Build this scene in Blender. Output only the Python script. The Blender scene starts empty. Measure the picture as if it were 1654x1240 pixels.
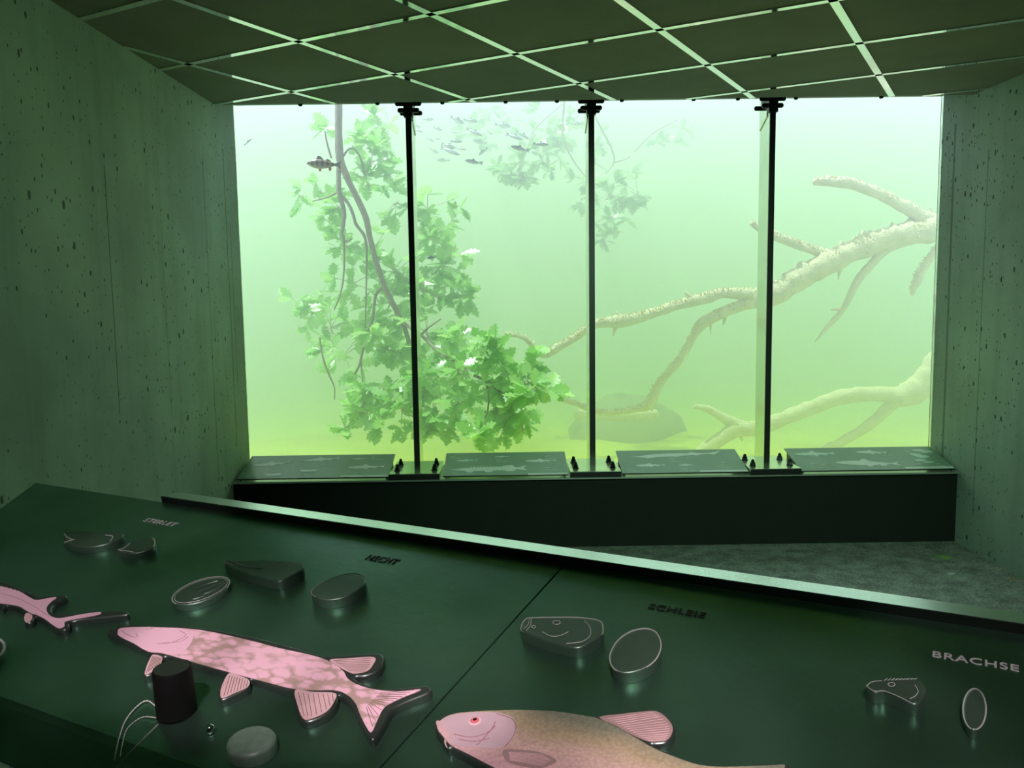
import bpy, bmesh, math, random
from mathutils import Vector, Matrix, noise
from mathutils.geometry import tessellate_polygon

random.seed(11)
S = bpy.context.scene
COL = S.collection
PI = math.pi

# ------------------------------------------------------------------ camera
EYE = Vector((0, 0, 1.48))
F_PX, PITCH, YAW, ROLL = 1398.5, .1066, .0028, -.0138
W_PX, H_PX = 1654, 1240
cp, sp = math.cos(PITCH), math.sin(PITCH)
fw = Vector((math.sin(YAW) * cp, math.cos(YAW) * cp, -sp))
r0 = Vector((math.cos(YAW), -math.sin(YAW), 0))
u0 = r0.cross(fw)
RT = r0 * math.cos(ROLL) + u0 * math.sin(ROLL)
UP = u0 * math.cos(ROLL) - r0 * math.sin(ROLL)
cam_data = bpy.data.cameras.new('camera')
cam = bpy.data.objects.new('camera', cam_data)
COL.objects.link(cam)
M = Matrix((RT, UP, -fw)).transposed().to_4x4()
M.translation = EYE
cam.matrix_world = M
cam_data.sensor_fit = 'HORIZONTAL'
cam_data.sensor_width = 36
cam_data.lens = 36 * F_PX / W_PX
cam_data.clip_start = .05
S.camera = cam

# ------------------------------------------------------------------ sky, sun, portal, lamps, exposure
S.view_settings.view_transform = 'Standard'
S.view_settings.look = 'None'
S.view_settings.exposure = 0
S.view_settings.gamma = 1
S.view_settings.use_curve_mapping = False
S.cycles.use_denoising = True
S.cycles.volume_bounces = 1
S.cycles.max_bounces = 8
S.cycles.diffuse_bounces = 4
S.cycles.transparent_max_bounces = 12
S.cycles.sample_clamp_indirect = 6

w = bpy.data.worlds.new('sky')
S.world = w
w.use_nodes = True
bg = w.node_tree.nodes['Background']
bg.inputs['Color'].default_value = (.80, .83, 1.5, 1)
bg.inputs['Strength'].default_value = 1.9


def lamp(name, kind, loc, direction, energy, color, **kw):
    d = bpy.data.lights.new(name, kind)
    d.energy = energy
    d.color = color
    for k, v in kw.items():
        setattr(d, k, v)
    o = bpy.data.objects.new(name, d)
    COL.objects.link(o)
    o.location = loc
    o.rotation_euler = Vector(direction).to_track_quat('-Z', 'Y').to_euler()
    return o


SUN_E = 9.0
lamp('sun', 'SUN', (0, 8, 9), (.30, -.03, -.95), SUN_E, (.98, .84, 1.5), angle=.02)
po = lamp('sky_portal', 'AREA', (.49, 5.288, 1.5), (0, -1, 0), 1, (1, 1, 1), shape='RECTANGLE', size=4.17, size_y=2.2)
po.data.cycles.is_portal = True
# added green fill lamp, unseen above the viewer, brightens the dim room
lamp('added_flood', 'SPOT', (.935, .15, 2.46), (.1, 4.35, -2.1), 320, (.55, 1, .66), spot_size=.95, spot_blend=1, shadow_soft_size=.04)
# added unseen spots: stand in for a projector on the fish, brighten two words
SPOT = [((-.95, .20, 2.46), (-.76, 1.68, .80), 105, .235), ((-.80, .15, 2.46), (-.55, 1.60, .80), 105, .235), ((-.65, .10, 2.46), (-.33, 1.50, .80), 105, .235), ((-.50, .05, 2.46), (-.16, 1.42, .80), 95, .21),
        ((1.0, -.30, 2.46), (.75, 1.34, .87), 55, .16), ((-1.25, .55, 2.46), (-.93, 2.26, .87), 55, .16),
        ((-1.10, .45, 2.46), (-1.16, 1.93, .80), 90, .26), ((.25, .0, 2.46), (.12, 1.30, .78), 115, .34), ((.45, -.10, 2.46), (.42, 1.14, .78), 105, .34)]
for L, T, e, a in SPOT:
    lamp('added_spot', 'SPOT', L, Vector(T) - Vector(L), e, (1, .80, .86), spot_size=a, spot_blend=.6, shadow_soft_size=.02)


# ------------------------------------------------------------------ pixel helpers: a pixel's ray meets a real plane of the place
def ray(u, v):
    return fw + RT * ((u - W_PX / 2) / F_PX) - UP * ((v - H_PX / 2) / F_PX)


def at(u, v, Y):
    d = ray(u, v)
    return EYE + d * (Y / d.y)


def on_plane(u, v, P, n):
    d = ray(u, v)
    return EYE + d * ((P - EYE).dot(n) / d.dot(n))


# console top frame: e runs along it, s up the slope, n off it
TH, PH = .5057926, .19083
TE = Vector((math.cos(TH), -math.sin(TH), 0))
TS = Vector((math.sin(TH) * math.cos(PH), math.cos(TH) * math.cos(PH), math.sin(PH)))
TN = TE.cross(TS)
TP = Vector((0, 1.8, .88))


def top(u, v, lift=0.):
    return on_plane(u, v, TP + TN * lift, TN)


def tw(a, b, c=0.):
    return TP + TE * a + TS * b + TN * c


# ------------------------------------------------------------------ mesh helper
class MB:
    def __init__(self):
        self.v, self.f = [], []

    def add(self, vs, fs):
        k = len(self.v)
        self.v += [Vector(p) for p in vs]
        self.f += [[i + k for i in q] for q in fs]

    def box(self, lo, hi, fn=None):
        (x0, y0, z0), (x1, y1, z1) = lo, hi
        P = [(x0, y0, z0), (x1, y0, z0), (x1, y1, z0), (x0, y1, z0), (x0, y0, z1), (x1, y0, z1), (x1, y1, z1), (x0, y1, z1)]
        if fn:
            P = [fn(*p) for p in P]
        self.add(P, [(0, 3, 2, 1), (4, 5, 6, 7), (0, 1, 5, 4), (1, 2, 6, 5), (2, 3, 7, 6), (3, 0, 4, 7)])

    def rings(self, rings, cap=True):
        n = len(rings[0])
        vs = [p for r in rings for p in r]
        fs = []
        for i in range(len(rings) - 1):
            for j in range(n):
                k = (j + 1) % n
                fs.append((i * n + j, i * n + k, (i + 1) * n + k, (i + 1) * n + j))
        if cap:
            fs.append(tuple(reversed(range(n))))
            fs.append(tuple((len(rings) - 1) * n + j for j in range(n)))
        self.add(vs, fs)

    def cyl(self, a, b, r, n=12, r2=None):
        a, b = Vector(a), Vector(b)
        d = (b - a).normalized()
        x = d.orthogonal().normalized()
        y = d.cross(x)
        R = []
        for c, rr in ((a, r), (b, r if r2 is None else r2)):
            R.append([c + (x * math.cos(2 * PI * j / n) + y * math.sin(2 * PI * j / n)) * rr for j in range(n)])
        self.rings(R)

    def lathe(self, base, axis, prof, n=16):
        d = Vector(axis).normalized()
        x = d.orthogonal().normalized()
        y = d.cross(x)
        self.rings([[Vector(base) + d * h + (x * math.cos(2 * PI * j / n) + y * math.sin(2 * PI * j / n)) * r for j in range(n)] for h, r in prof])

    def slab(self, pts, nrm, h, bev=0.):
        """pts: closed outline of the TOP face; the solid hangs down h along -nrm."""
        pts = [Vector(p) for p in pts]
        nrm = Vector(nrm)
        n = len(pts)
        area = sum((pts[i].cross(pts[(i + 1) % n]) for i in range(n)), Vector()).dot(nrm)
        if area < 0:
            pts.reverse()
        rings = [[p - nrm * h for p in pts]]
        if bev > 0:
            def inset(t):
                out = []
                for i in range(n):
                    e1 = (pts[i] - pts[i - 1]).normalized()
                    e2 = (pts[(i + 1) % n] - pts[i]).normalized()
                    q = nrm.cross(e1 + e2)
                    q = q.normalized() if q.length > 1e-6 else nrm.cross(e1)
                    out.append(pts[i] + q * t)
                return out
            rings.append([p - nrm * bev for p in pts])
            rings.append([p - nrm * bev * .3 for p in inset(bev * .3)])
            rings.append(inset(bev))
        else:
            rings.append(pts)
        self.rings(rings, cap=False)
        k = len(self.v)
        tris = tessellate_polygon([rings[-1]])
        self.add(rings[-1], [])
        for t in tris:
            a, b, c = (rings[-1][i] for i in t)
            t = list(t)
            if (b - a).cross(c - a).dot(nrm) < 0:
                t.reverse()
            self.f.append([i + k for i in t])

    def make(self, name, mat, parent=None, origin=None, smooth=True, sharp=40, local=False, weld=False):
        base = Vector((0, 0, 0))
        if parent is not None and not local:
            base = parent.matrix_world.translation if parent.get('_o') is None else Vector(parent['_o'])
        elif origin == 'base':
            xs = [p.x for p in self.v]; ys = [p.y for p in self.v]; zs = [p.z for p in self.v]
            base = Vector(((min(xs) + max(xs)) / 2, (min(ys) + max(ys)) / 2, min(zs)))
        me = bpy.data.meshes.new(name)
        me.from_pydata([p - base for p in self.v], [], self.f)
        me.validate()
        if weld:
            bm = bmesh.new(); bm.from_mesh(me)
            bmesh.ops.remove_doubles(bm, verts=bm.verts, dist=1e-5)
            bm.to_mesh(me); bm.free()
        me.update()
        if smooth:
            me.polygons.foreach_set('use_smooth', [True] * len(me.polygons))
            me.set_sharp_from_angle(angle=math.radians(sharp))
        for m in (mat if isinstance(mat, (list, tuple)) else [mat]):
            me.materials.append(m)
        o = bpy.data.objects.new(name, me)
        COL.objects.link(o)
        if parent is not None:
            o.parent = parent
            o['_o'] = base
        else:
            o.location = base
            o['_o'] = base
        return o


def tag(o, label, cat, group=None, kind=None):
    o['label'] = label
    o['category'] = cat
    if group:
        o['group'] = group
    if kind:
        o['kind'] = kind
    return o


def thing(name, loc, label, cat, group=None):
    o = bpy.data.objects.new(name, None)
    COL.objects.link(o)
    o.empty_display_size = .05
    o.location = loc
    o['_o'] = Vector(loc)
    return tag(o, label, cat, group)


def struct(o):
    o['kind'] = 'structure'
    return o


def copy_tree(o, parent=None):
    c = o.copy()
    COL.objects.link(c)
    c.parent = parent
    for ch in [q for q in o.children]:
        copy_tree(ch, c)
    return c


def catmull(pts, k=6, closed=False):
    pts = [Vector(p) for p in pts]
    n = len(pts)
    out = []
    rng = range(n if closed else n - 1)
    for i in rng:
        if closed:
            p0, p1, p2, p3 = pts[i - 1], pts[i], pts[(i + 1) % n], pts[(i + 2) % n]
        else:
            p0, p1, p2, p3 = pts[max(i - 1, 0)], pts[i], pts[i + 1], pts[min(i + 2, n - 1)]
        for j in range(k):
            t = j / k
            out.append(.5 * ((2 * p1) + (p2 - p0) * t + (2 * p0 - 5 * p1 + 4 * p2 - p3) * t * t + (3 * p1 - p0 - 3 * p2 + p3) * t ** 3))
    if not closed:
        out.append(pts[-1])
    return out


def tube(mb, pts, rad, n=8, k=4, closed=False, rough=0., rfreq=8., topbump=0., seed=0., smooth=True):
    """round tube along a path of points with a radius each"""
    P4 = [Vector((*p, r)) for p, r in zip(pts, rad)]
    path = catmull(P4, k, closed) if smooth else P4
    P = [Vector(p[:3]) for p in path]
    R = [max(p[3], .0004) for p in path]
    m = len(P)
    T = []
    for i in range(m):
        a = P[i - 1] if (i > 0 or closed) else P[0]
        b = P[(i + 1) % m] if (i < m - 1 or closed) else P[-1]
        T.append((b - a).normalized())
    x = T[0].orthogonal().normalized()
    rings = []
    for i in range(m):
        x = (x - T[i] * x.dot(T[i]))
        x = x.normalized() if x.length > 1e-6 else T[i].orthogonal().normalized()
        y = T[i].cross(x)
        ring = []
        for j in range(n):
            d = x * math.cos(2 * PI * j / n) + y * math.sin(2 * PI * j / n)
            r = R[i]
            if rough:
                q = (P[i] + d * r) * rfreq + Vector((seed, seed, 0))
                r *= 1 + rough * noise.noise(q) + rough * .5 * noise.noise(q * 2.7)
                if topbump and d.z > 0:
                    r += topbump * d.z * abs(noise.noise(q * 3.1)) * 2
            ring.append(P[i] + d * r)
        rings.append(ring)
    if closed:
        rings.append(rings[0])
        mb.rings(rings, cap=False)
    else:
        c0 = [P[0] - T[0] * R[0] * .5 + (p - P[0]) * .45 for p in rings[0]]
        c1 = [P[-1] + T[-1] * R[-1] * .5 + (p - P[-1]) * .45 for p in rings[-1]]
        mb.rings([c0] + rings + [c1])


# ------------------------------------------------------------------ materials
def nt(name):
    m = bpy.data.materials.new(name)
    m.use_nodes = True
    t = m.node_tree
    b = t.nodes['Principled BSDF']
    return m, t, b


def node(t, kind, **kw):
    n = t.nodes.new(kind)
    for k, v in kw.items():
        if k in n.inputs.keys():
            n.inputs[k].default_value = v
        else:
            setattr(n, k, v)
    return n


def plain(name, col, rough=.5, metal=0., var=.12, scale=12., bump=0., bscale=None, spec=.5, coat=0.):
    """flat colour broken up by soft noise, optional fine bump"""
    m, t, b = nt(name)
    L = t.links.new
    tc = node(t, 'ShaderNodeTexCoord')
    nz = node(t, 'ShaderNodeTexNoise', Scale=scale, Detail=5.)
    L(tc.outputs['Object'], nz.inputs['Vector'])
    mx = node(t, 'ShaderNodeMix', data_type='RGBA')
    mx.inputs[6].default_value = tuple(c * (1 - var) for c in col) + (1,)
    mx.inputs[7].default_value = tuple(min(1, c * (1 + var)) for c in col) + (1,)
    L(nz.outputs['Fac'], mx.inputs[0])
    L(mx.outputs[2], b.inputs['Base Color'])
    b.inputs['Roughness'].default_value = rough
    b.inputs['Metallic'].default_value = metal
    b.inputs['Specular IOR Level'].default_value = spec
    b.inputs['Coat Weight'].default_value = coat
    if bump:
        n2 = node(t, 'ShaderNodeTexNoise', Scale=bscale or scale * 6, Detail=4.)
        L(tc.outputs['Object'], n2.inputs['Vector'])
        bp = node(t, 'ShaderNodeBump', Strength=bump, Distance=.01)
        L(n2.outputs['Fac'], bp.inputs['Height'])
        L(bp.outputs['Normal'], b.inputs['Normal'])
    return m


def concrete(name, lines, col=(.60, .76, .61)):
    """board-formed concrete: blotches, air pits, vertical formwork joints at the given Y"""
    m, t, b = nt(name)
    L = t.links.new
    geo = node(t, 'ShaderNodeNewGeometry')
    pos = geo.outputs['Position']
    sep = node(t, 'ShaderNodeSeparateXYZ')
    L(pos, sep.inputs[0])

    def math_(op, a, bb, clamp=False):
        q = node(t, 'ShaderNodeMath', operation=op, use_clamp=clamp)
        for i, vv in enumerate((a, bb)):
            if vv is None:
                continue
            if isinstance(vv, (int, float)):
                q.inputs[i].default_value = vv
            else:
                L(vv, q.inputs[i])
        return q.outputs[0]
    big = node(t, 'ShaderNodeTexNoise', Scale=1.3, Detail=6., Roughness=.6)
    L(pos, big.inputs['Vector'])
    ramp = node(t, 'ShaderNodeValToRGB')
    ramp.color_ramp.elements[0].position = .3
    ramp.color_ramp.elements[1].position = .72
    ramp.color_ramp.elements[0].color = tuple(c * .72 for c in col) + (1,)
    ramp.color_ramp.elements[1].color = tuple(c * 1.12 for c in col) + (1,)
    L(big.outputs['Fac'], ramp.inputs[0])
    # streaky stain: stretched in z
    mp = node(t, 'ShaderNodeMapping')
    mp.inputs['Scale'].default_value = (1, 5, .35)
    L(pos, mp.inputs['Vector'])
    st = node(t, 'ShaderNodeTexNoise', Scale=2., Detail=4.)
    L(mp.outputs[0], st.inputs['Vector'])
    stain = math_('MULTIPLY', math_('SUBTRACT', st.outputs['Fac'], .5), .5)
    # pits
    yz = node(t, 'ShaderNodeCombineXYZ')
    L(math_('MULTIPLY', sep.outputs['Y'], 1.6), yz.inputs[0]); L(sep.outputs['Z'], yz.inputs[1])
    pit_total = None
    for sc, thr in ((11., .085), (24., .095)):
        vo = node(t, 'ShaderNodeTexVoronoi', Scale=sc, voronoi_dimensions='2D')
        L(yz.outputs[0], vo.inputs['Vector'])
        s2 = node(t, 'ShaderNodeSeparateColor')
        L(vo.outputs['Color'], s2.inputs[0])
        # only some cells carry a pit, of a random size, denser where the patch noise is high
        size = math_('MULTIPLY', math_('POWER', s2.outputs[0], 4.2), thr * 2.2)
        dens = math_('MULTIPLY', size, math_('MULTIPLY', math_('SUBTRACT', big.outputs['Fac'], .2, True), 2.6))
        pit = math_('LESS_THAN', vo.outputs['Distance'], dens)
        pit_total = pit if pit_total is None else math_('MAXIMUM', pit_total, pit)
    seam = None
    wob = node(t, 'ShaderNodeTexNoise', Scale=3.)
    L(pos, wob.inputs['Vector'])
    for y, z0, z1, wd, amt in lines:
        d = math_('ABSOLUTE', math_('SUBTRACT', sep.outputs['Y'], math_('ADD', math_('MULTIPLY', wob.outputs['Fac'], .008), y - .004)), None)
        on = math_('MULTIPLY', math_('LESS_THAN', d, wd), math_('MULTIPLY', math_('GREATER_THAN', sep.outputs['Z'], z0), math_('LESS_THAN', sep.outputs['Z'], z1)))
        on = math_('MULTIPLY', on, amt)
        seam = on if seam is None else math_('MAXIMUM', seam, on)
    dark = math_('MULTIPLY', pit_total, .75)
    if seam is not None:
        dark = math_('MAXIMUM', dark, seam)
    k = math_('SUBTRACT', math_('ADD', 1., stain), dark, True)
    mx = node(t, 'ShaderNodeMix', data_type='RGBA', blend_type='MULTIPLY')
    mx.inputs[0].default_value = 1
    L(ramp.outputs[0], mx.inputs[6])
    cb = node(t, 'ShaderNodeCombineColor')
    for i in range(3):
        L(k, cb.inputs[i])
    L(cb.outputs[0], mx.inputs[7])
    L(mx.outputs[2], b.inputs['Base Color'])
    b.inputs['Roughness'].default_value = .75
    b.inputs['Specular IOR Level'].default_value = .3
    fine = node(t, 'ShaderNodeTexNoise', Scale=60., Detail=3.)
    L(pos, fine.inputs['Vector'])
    hgt = math_('SUBTRACT', math_('MULTIPLY', fine.outputs['Fac'], .15), dark)
    bp = node(t, 'ShaderNodeBump', Strength=.5, Distance=.006)
    L(hgt, bp.inputs['Height'])
    L(bp.outputs['Normal'], b.inputs['Normal'])
    return m


def floor_mat():
    m, t, b = nt('dark screed')
    L = t.links.new
    geo = node(t, 'ShaderNodeNewGeometry')
    a = node(t, 'ShaderNodeTexNoise', Scale=9., Detail=8., Roughness=.75)
    L(geo.outputs['Position'], a.inputs['Vector'])
    c = node(t, 'ShaderNodeTexNoise', Scale=90., Detail=4., Roughness=.7)
    L(geo.outputs['Position'], c.inputs['Vector'])
    mu = node(t, 'ShaderNodeMath', operation='MULTIPLY')
    L(a.outputs['Fac'], mu.inputs[0]); L(c.outputs['Fac'], mu.inputs[1])
    r = node(t, 'ShaderNodeValToRGB')
    r.color_ramp.elements[0].position = .19
    r.color_ramp.elements[1].position = .34
    r.color_ramp.elements[0].color = (.16, .17, .16, 1)
    r.color_ramp.elements[1].color = (.50, .52, .48, 1)
    L(mu.outputs[0], r.inputs[0])
    L(r.outputs[0], b.inputs['Base Color'])
    b.inputs['Roughness'].default_value = .6
    bp = node(t, 'ShaderNodeBump', Strength=.6, Distance=.004)
    L(c.outputs['Fac'], bp.inputs['Height'])
    L(bp.outputs['Normal'], b.inputs['Normal'])
    return m


def leaf_mat(name, c1, c2):
    m, t, b = nt(name)
    L = t.links.new
    geo = node(t, 'ShaderNodeNewGeometry')
    r = node(t, 'ShaderNodeValToRGB')
    r.color_ramp.elements[0].color = (*c1, 1)
    r.color_ramp.elements[1].color = (*c2, 1)
    L(geo.outputs['Random Per Island'], r.inputs[0])
    L(r.outputs[0], b.inputs['Base Color'])
    b.inputs['Roughness'].default_value = .36
    b.inputs['Specular IOR Level'].default_value = .6
    b.inputs['Coat Weight'].default_value = .7
    b.inputs['Coat Roughness'].default_value = .28
    tr = node(t, 'ShaderNodeBsdfTranslucent')
    L(r.outputs[0], tr.inputs['Color'])
    mx = node(t, 'ShaderNodeMixShader')
    mx.inputs[0].default_value = .45
    L(b.outputs[0], mx.inputs[1]); L(tr.outputs[0], mx.inputs[2])
    L(mx.outputs[0], t.nodes['Material Output'].inputs['Surface'])
    return m


def back_belly(name, back, belly, zc, zw, stripes=0):
    """fish skin: darker back, pale belly, optional bars; object space, x along the body"""
    m, t, b = nt(name)
    L = t.links.new
    tc = node(t, 'ShaderNodeTexCoord')
    sep = node(t, 'ShaderNodeSeparateXYZ')
    L(tc.outputs['Object'], sep.inputs[0])
    mr = node(t, 'ShaderNodeMapRange')
    mr.inputs['From Min'].default_value = zc - zw
    mr.inputs['From Max'].default_value = zc + zw
    L(sep.outputs['Z'], mr.inputs['Value'])
    mx = node(t, 'ShaderNodeMix', data_type='RGBA')
    mx.inputs[6].default_value = (*belly, 1)
    mx.inputs[7].default_value = (*back, 1)
    L(mr.outputs[0], mx.inputs[0])
    out = mx.outputs[2]
    if stripes:
        sn = node(t, 'ShaderNodeMath', operation='SINE')
        mu = node(t, 'ShaderNodeMath', operation='MULTIPLY')
        mu.inputs[1].default_value = stripes
        L(sep.outputs['X'], mu.inputs[0]); L(mu.outputs[0], sn.inputs[0])
        gt = node(t, 'ShaderNodeMath', operation='GREATER_THAN')
        gt.inputs[1].default_value = .35
        L(sn.outputs[0], gt.inputs[0])
        hm = node(t, 'ShaderNodeMath', operation='MULTIPLY')
        L(gt.outputs[0], hm.inputs[0]); L(mr.outputs[0], hm.inputs[1])
        m2 = node(t, 'ShaderNodeMix', data_type='RGBA')
        L(hm.outputs[0], m2.inputs[0]); L(out, m2.inputs[6])
        m2.inputs[7].default_value = (.17, .15, .09, 1)
        out = m2.outputs[2]
    L(out, b.inputs['Base Color'])
    b.inputs['Roughness'].default_value = .3
    b.inputs['Metallic'].default_value = .25
    return m


def glass_mat():
    m, t, b = nt('thick pane glass')
    t.nodes.remove(b)
    L = t.links.new
    tr = node(t, 'ShaderNodeBsdfTransparent')
    tr.inputs['Color'].default_value = (.97, .99, .975, 1)
    gl = node(t, 'ShaderNodeBsdfGlossy', Roughness=.02)
    fr = node(t, 'ShaderNodeFresnel', IOR=1.2)
    mx = node(t, 'ShaderNodeMixShader')
    L(fr.outputs[0], mx.inputs[0]); L(tr.outputs[0], mx.inputs[1]); L(gl.outputs[0], mx.inputs[2])
    L(mx.outputs[0], t.nodes['Material Output'].inputs['Surface'])
    return m


def water_mat():
    """green lake water: scatters and absorbs, no surface seen from inside"""
    m, t, b = nt('green lake water')
    t.nodes.remove(b)
    L = t.links.new
    sc = node(t, 'ShaderNodeVolumeScatter', Density=.22, Anisotropy=.0)
    sc.inputs['Color'].default_value = (.97, 1.0, .98, 1)
    ab = node(t, 'ShaderNodeVolumeAbsorption', Density=.36)
    ab.inputs['Color'].default_value = (.70, .91, .50, 1)
    ad = node(t, 'ShaderNodeAddShader')
    L(sc.outputs[0], ad.inputs[0]); L(ab.outputs[0], ad.inputs[1])
    L(ad.outputs[0], t.nodes['Material Output'].inputs['Volume'])
    return m


def scales_mat(name, light, dark, scale, stretch):
    """projected fish image put into the colour, pale with soft darker scale marks"""
    m, t, b = nt(name)
    L = t.links.new
    tc = node(t, 'ShaderNodeTexCoord')
    mp = node(t, 'ShaderNodeMapping')
    mp.inputs['Rotation'].default_value = (0, 0, TH)
    L(tc.outputs['Object'], mp.inputs['Vector'])
    mp2 = node(t, 'ShaderNodeMapping')
    mp2.inputs['Scale'].default_value = stretch
    L(mp.outputs[0], mp2.inputs['Vector'])
    vo = node(t, 'ShaderNodeTexVoronoi', Scale=scale)
    wn = node(t, 'ShaderNodeTexNoise', Scale=45., Detail=3.)
    L(tc.outputs['Object'], wn.inputs['Vector'])
    wm = node(t, 'ShaderNodeVectorMath', operation='MULTIPLY_ADD')
    wm.inputs[1].default_value = (.03, .03, .0)
    L(wn.outputs['Color'], wm.inputs[0]); L(mp2.outputs[0], wm.inputs[2])
    L(wm.outputs[0], vo.inputs['Vector'])
    big = node(t, 'ShaderNodeTexNoise', Scale=7., Detail=3.)
    L(tc.outputs['Object'], big.inputs['Vector'])
    mu = node(t, 'ShaderNodeMath', operation='MULTIPLY')
    L(vo.outputs['Distance'], mu.inputs[0]); L(big.outputs['Fac'], mu.inputs[1])
    r = node(t, 'ShaderNodeValToRGB')
    r.color_ramp.elements[0].position = .22
    r.color_ramp.elements[1].position = .40
    r.color_ramp.elements[0].color = (*light, 1)
    r.color_ramp.elements[1].color = (*dark, 1)
    L(mu.outputs[0], r.inputs[0])
    L(r.outputs[0], b.inputs['Base Color'])
    b.inputs['Roughness'].default_value = .5
    b.inputs['Specular IOR Level'].default_value = .2
    return m


M_wallL = concrete('formed concrete A', [(3.52, 1.0, 2.0, .004, .6), (4.06, .5, 2.2, .004, .18), (4.66, .5, 2.2, .012, .22), (5.0, .6, 2.3, .006, .5), (5.07, .9, 1.9, .004, .5)])
M_wallR = concrete('formed concrete B', [(4.72, .2, 2.2, .005, .4), (5.08, .45, 2.4, .012, .45)], (.46, .56, .50))
M_wallB = plain('painted black concrete', (.05, .055, .05), .8)
M_parapet = plain('black painted parapet', (.02, .024, .02), .85, spec=.15)
M_floor = floor_mat()
M_ceil = plain('dark ceiling tile', (.21, .215, .17), .8, var=.25, scale=3., bump=.15, bscale=80)
M_strip = plain('polished aluminium strip', (.86, .88, .84), .06, 1., var=.03)
M_steel = plain('dark coated steel', (.74, .78, .66), .2, .9, var=.15, scale=5)
M_black = plain('black coated steel', (.012, .013, .012), .4, 0)
M_bolt = plain('dark bolt steel', (.02, .02, .02), .3, .6)
M_frame = plain('grey glazing frame', (.42, .43, .41), .5)
M_sill = plain('grey sill sheet', (.62, .66, .62), .3, .8)
M_board = plain('dark green printed board', (.24, .38, .27), .34, var=.08, scale=4, coat=.1)
M_print = plain('pale print', (.92, .94, .90), .34, var=.1, scale=30, coat=.1)
M_print_g = plain('pale green print', (.68, .94, .78), .34, var=.2, scale=40, coat=.1)
M_cap = plain('faint caption print', (.72, .80, .72), .34, coat=.1)
M_white = plain('white print band', (.95, .95, .95), .34, coat=.1)
M_glass = glass_mat()
M_water = water_mat()
M_bed = plain('lake bed silt', (.55, .55, .02), .9, var=.35, scale=1.2)
M_rock = plain('mossy stone', (.26, .30, .10), .9, var=.3, scale=4)
M_algae = plain('algae covered wood', (.74, .66, .43), .95, var=.3, scale=14, bump=.9, bscale=60, spec=.1)
M_tuft = plain('pale algae tufts', (.80, .72, .48), .95, var=.25, scale=20, spec=.1)
M_bark = plain('grey oak bark', (.34, .30, .20), .8, var=.35, scale=30, bump=.7, bscale=90)
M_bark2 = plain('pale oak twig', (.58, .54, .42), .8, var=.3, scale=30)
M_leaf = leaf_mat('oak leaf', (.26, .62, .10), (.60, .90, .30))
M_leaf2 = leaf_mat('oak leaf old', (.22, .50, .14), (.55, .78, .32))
M_console = plain('blackened metal top', (.20, .40, .29), .33, .94, var=.3, scale=5., bump=.05, bscale=60)
M_relief = plain('dark cast metal', (.12, .15, .13), .36, .8, var=.15, scale=25)
M_tile = plain('dark smooth metal', (.15, .24, .18), .42, .8, var=.12, scale=25)
M_rimpale = plain('pale edge glint', (.50, .55, .50), .35)  # pale colour paints the bevel edge highlights; also colours the wire
M_stone = plain('grey green mottled resin', (.17, .27, .20), .4, var=.35, scale=60)
M_rail = plain('brushed light rail', (.62, .74, .64), .25, .9)
M_letter_lit = plain('lit metal letter', (.95, .97, .95), .45, .1)  # reflections put into the colour: one letter metal in three tones
M_letter_unlit = plain('unlit metal letter', (.012, .014, .013), .35)
M_letter_dim = plain('dim metal letter', (.022, .034, .027), .4)
M_pink = plain('pink projected image', (.88, .58, .68), .5, var=.05, scale=9, spec=.2)  # projected pink light put into the colour
M_pike = scales_mat('pink projected image with scales', (.90, .58, .66), (.50, .36, .31), 36, (.9, 1.8, 1))
M_fin = plain('pale fin image', (.70, .48, .48), .5, var=.3, scale=20, spec=.2)  # projected light on pike and sterlet fins put into colour; tench shares it
M_ray = plain('dark fin ray', (.16, .11, .09), .6)
M_line = plain('fine engraved line', (.42, .22, .26), .6)
M_eye = plain('red eye iris', (.75, .18, .20), .3)
M_eyew = plain('pale eye ring', (.85, .62, .64), .4)
M_pupil = plain('black pupil', (.01, .01, .01), .2)
M_chrome = plain('bright metal', (.9, .9, .9), .12, 1.)
M_bead = plain('white beads', (.93, .95, .93), .3)
M_rubber = plain('black rubber', (.010, .011, .010), .65, spec=.2)
M_paper = plain('white paper scrap', (.75, .76, .74), .8)
M_orange = plain('orange leaf scrap', (.5, .33, .10), .8)
M_fleaf = plain('yellow green fallen leaf', (.36, .52, .16), .6)
M_roach = back_belly('silver fish skin', (.12, .17, .16), (.78, .80, .80), .0, .07)
M_bleak = back_belly('pale silver fish skin', (.40, .46, .46), (.92, .92, .92), .0, .08)
M_darkfish = back_belly('dark backed fish skin', (.04, .07, .07), (.55, .62, .60), .0, .06)
M_perch = back_belly('barred perch skin', (.34, .30, .19), (.62, .58, .44), -.03, .09, 42)
M_perchfin = plain('orange fin', (.85, .32, .04), .5)
M_fishfin = plain('grey fish fin', (.25, .28, .25), .5)

# ------------------------------------------------------------------ the room
XL, XR, YF, YG = -1.598, 2.576, 4.9, 5.25
ZC, ZS = 2.521, .416


def bx(name, lo, hi, mat, parent=None):
    b = MB(); b.box(lo, hi)
    o = b.make(name, mat, parent, smooth=False)
    return o


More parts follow.
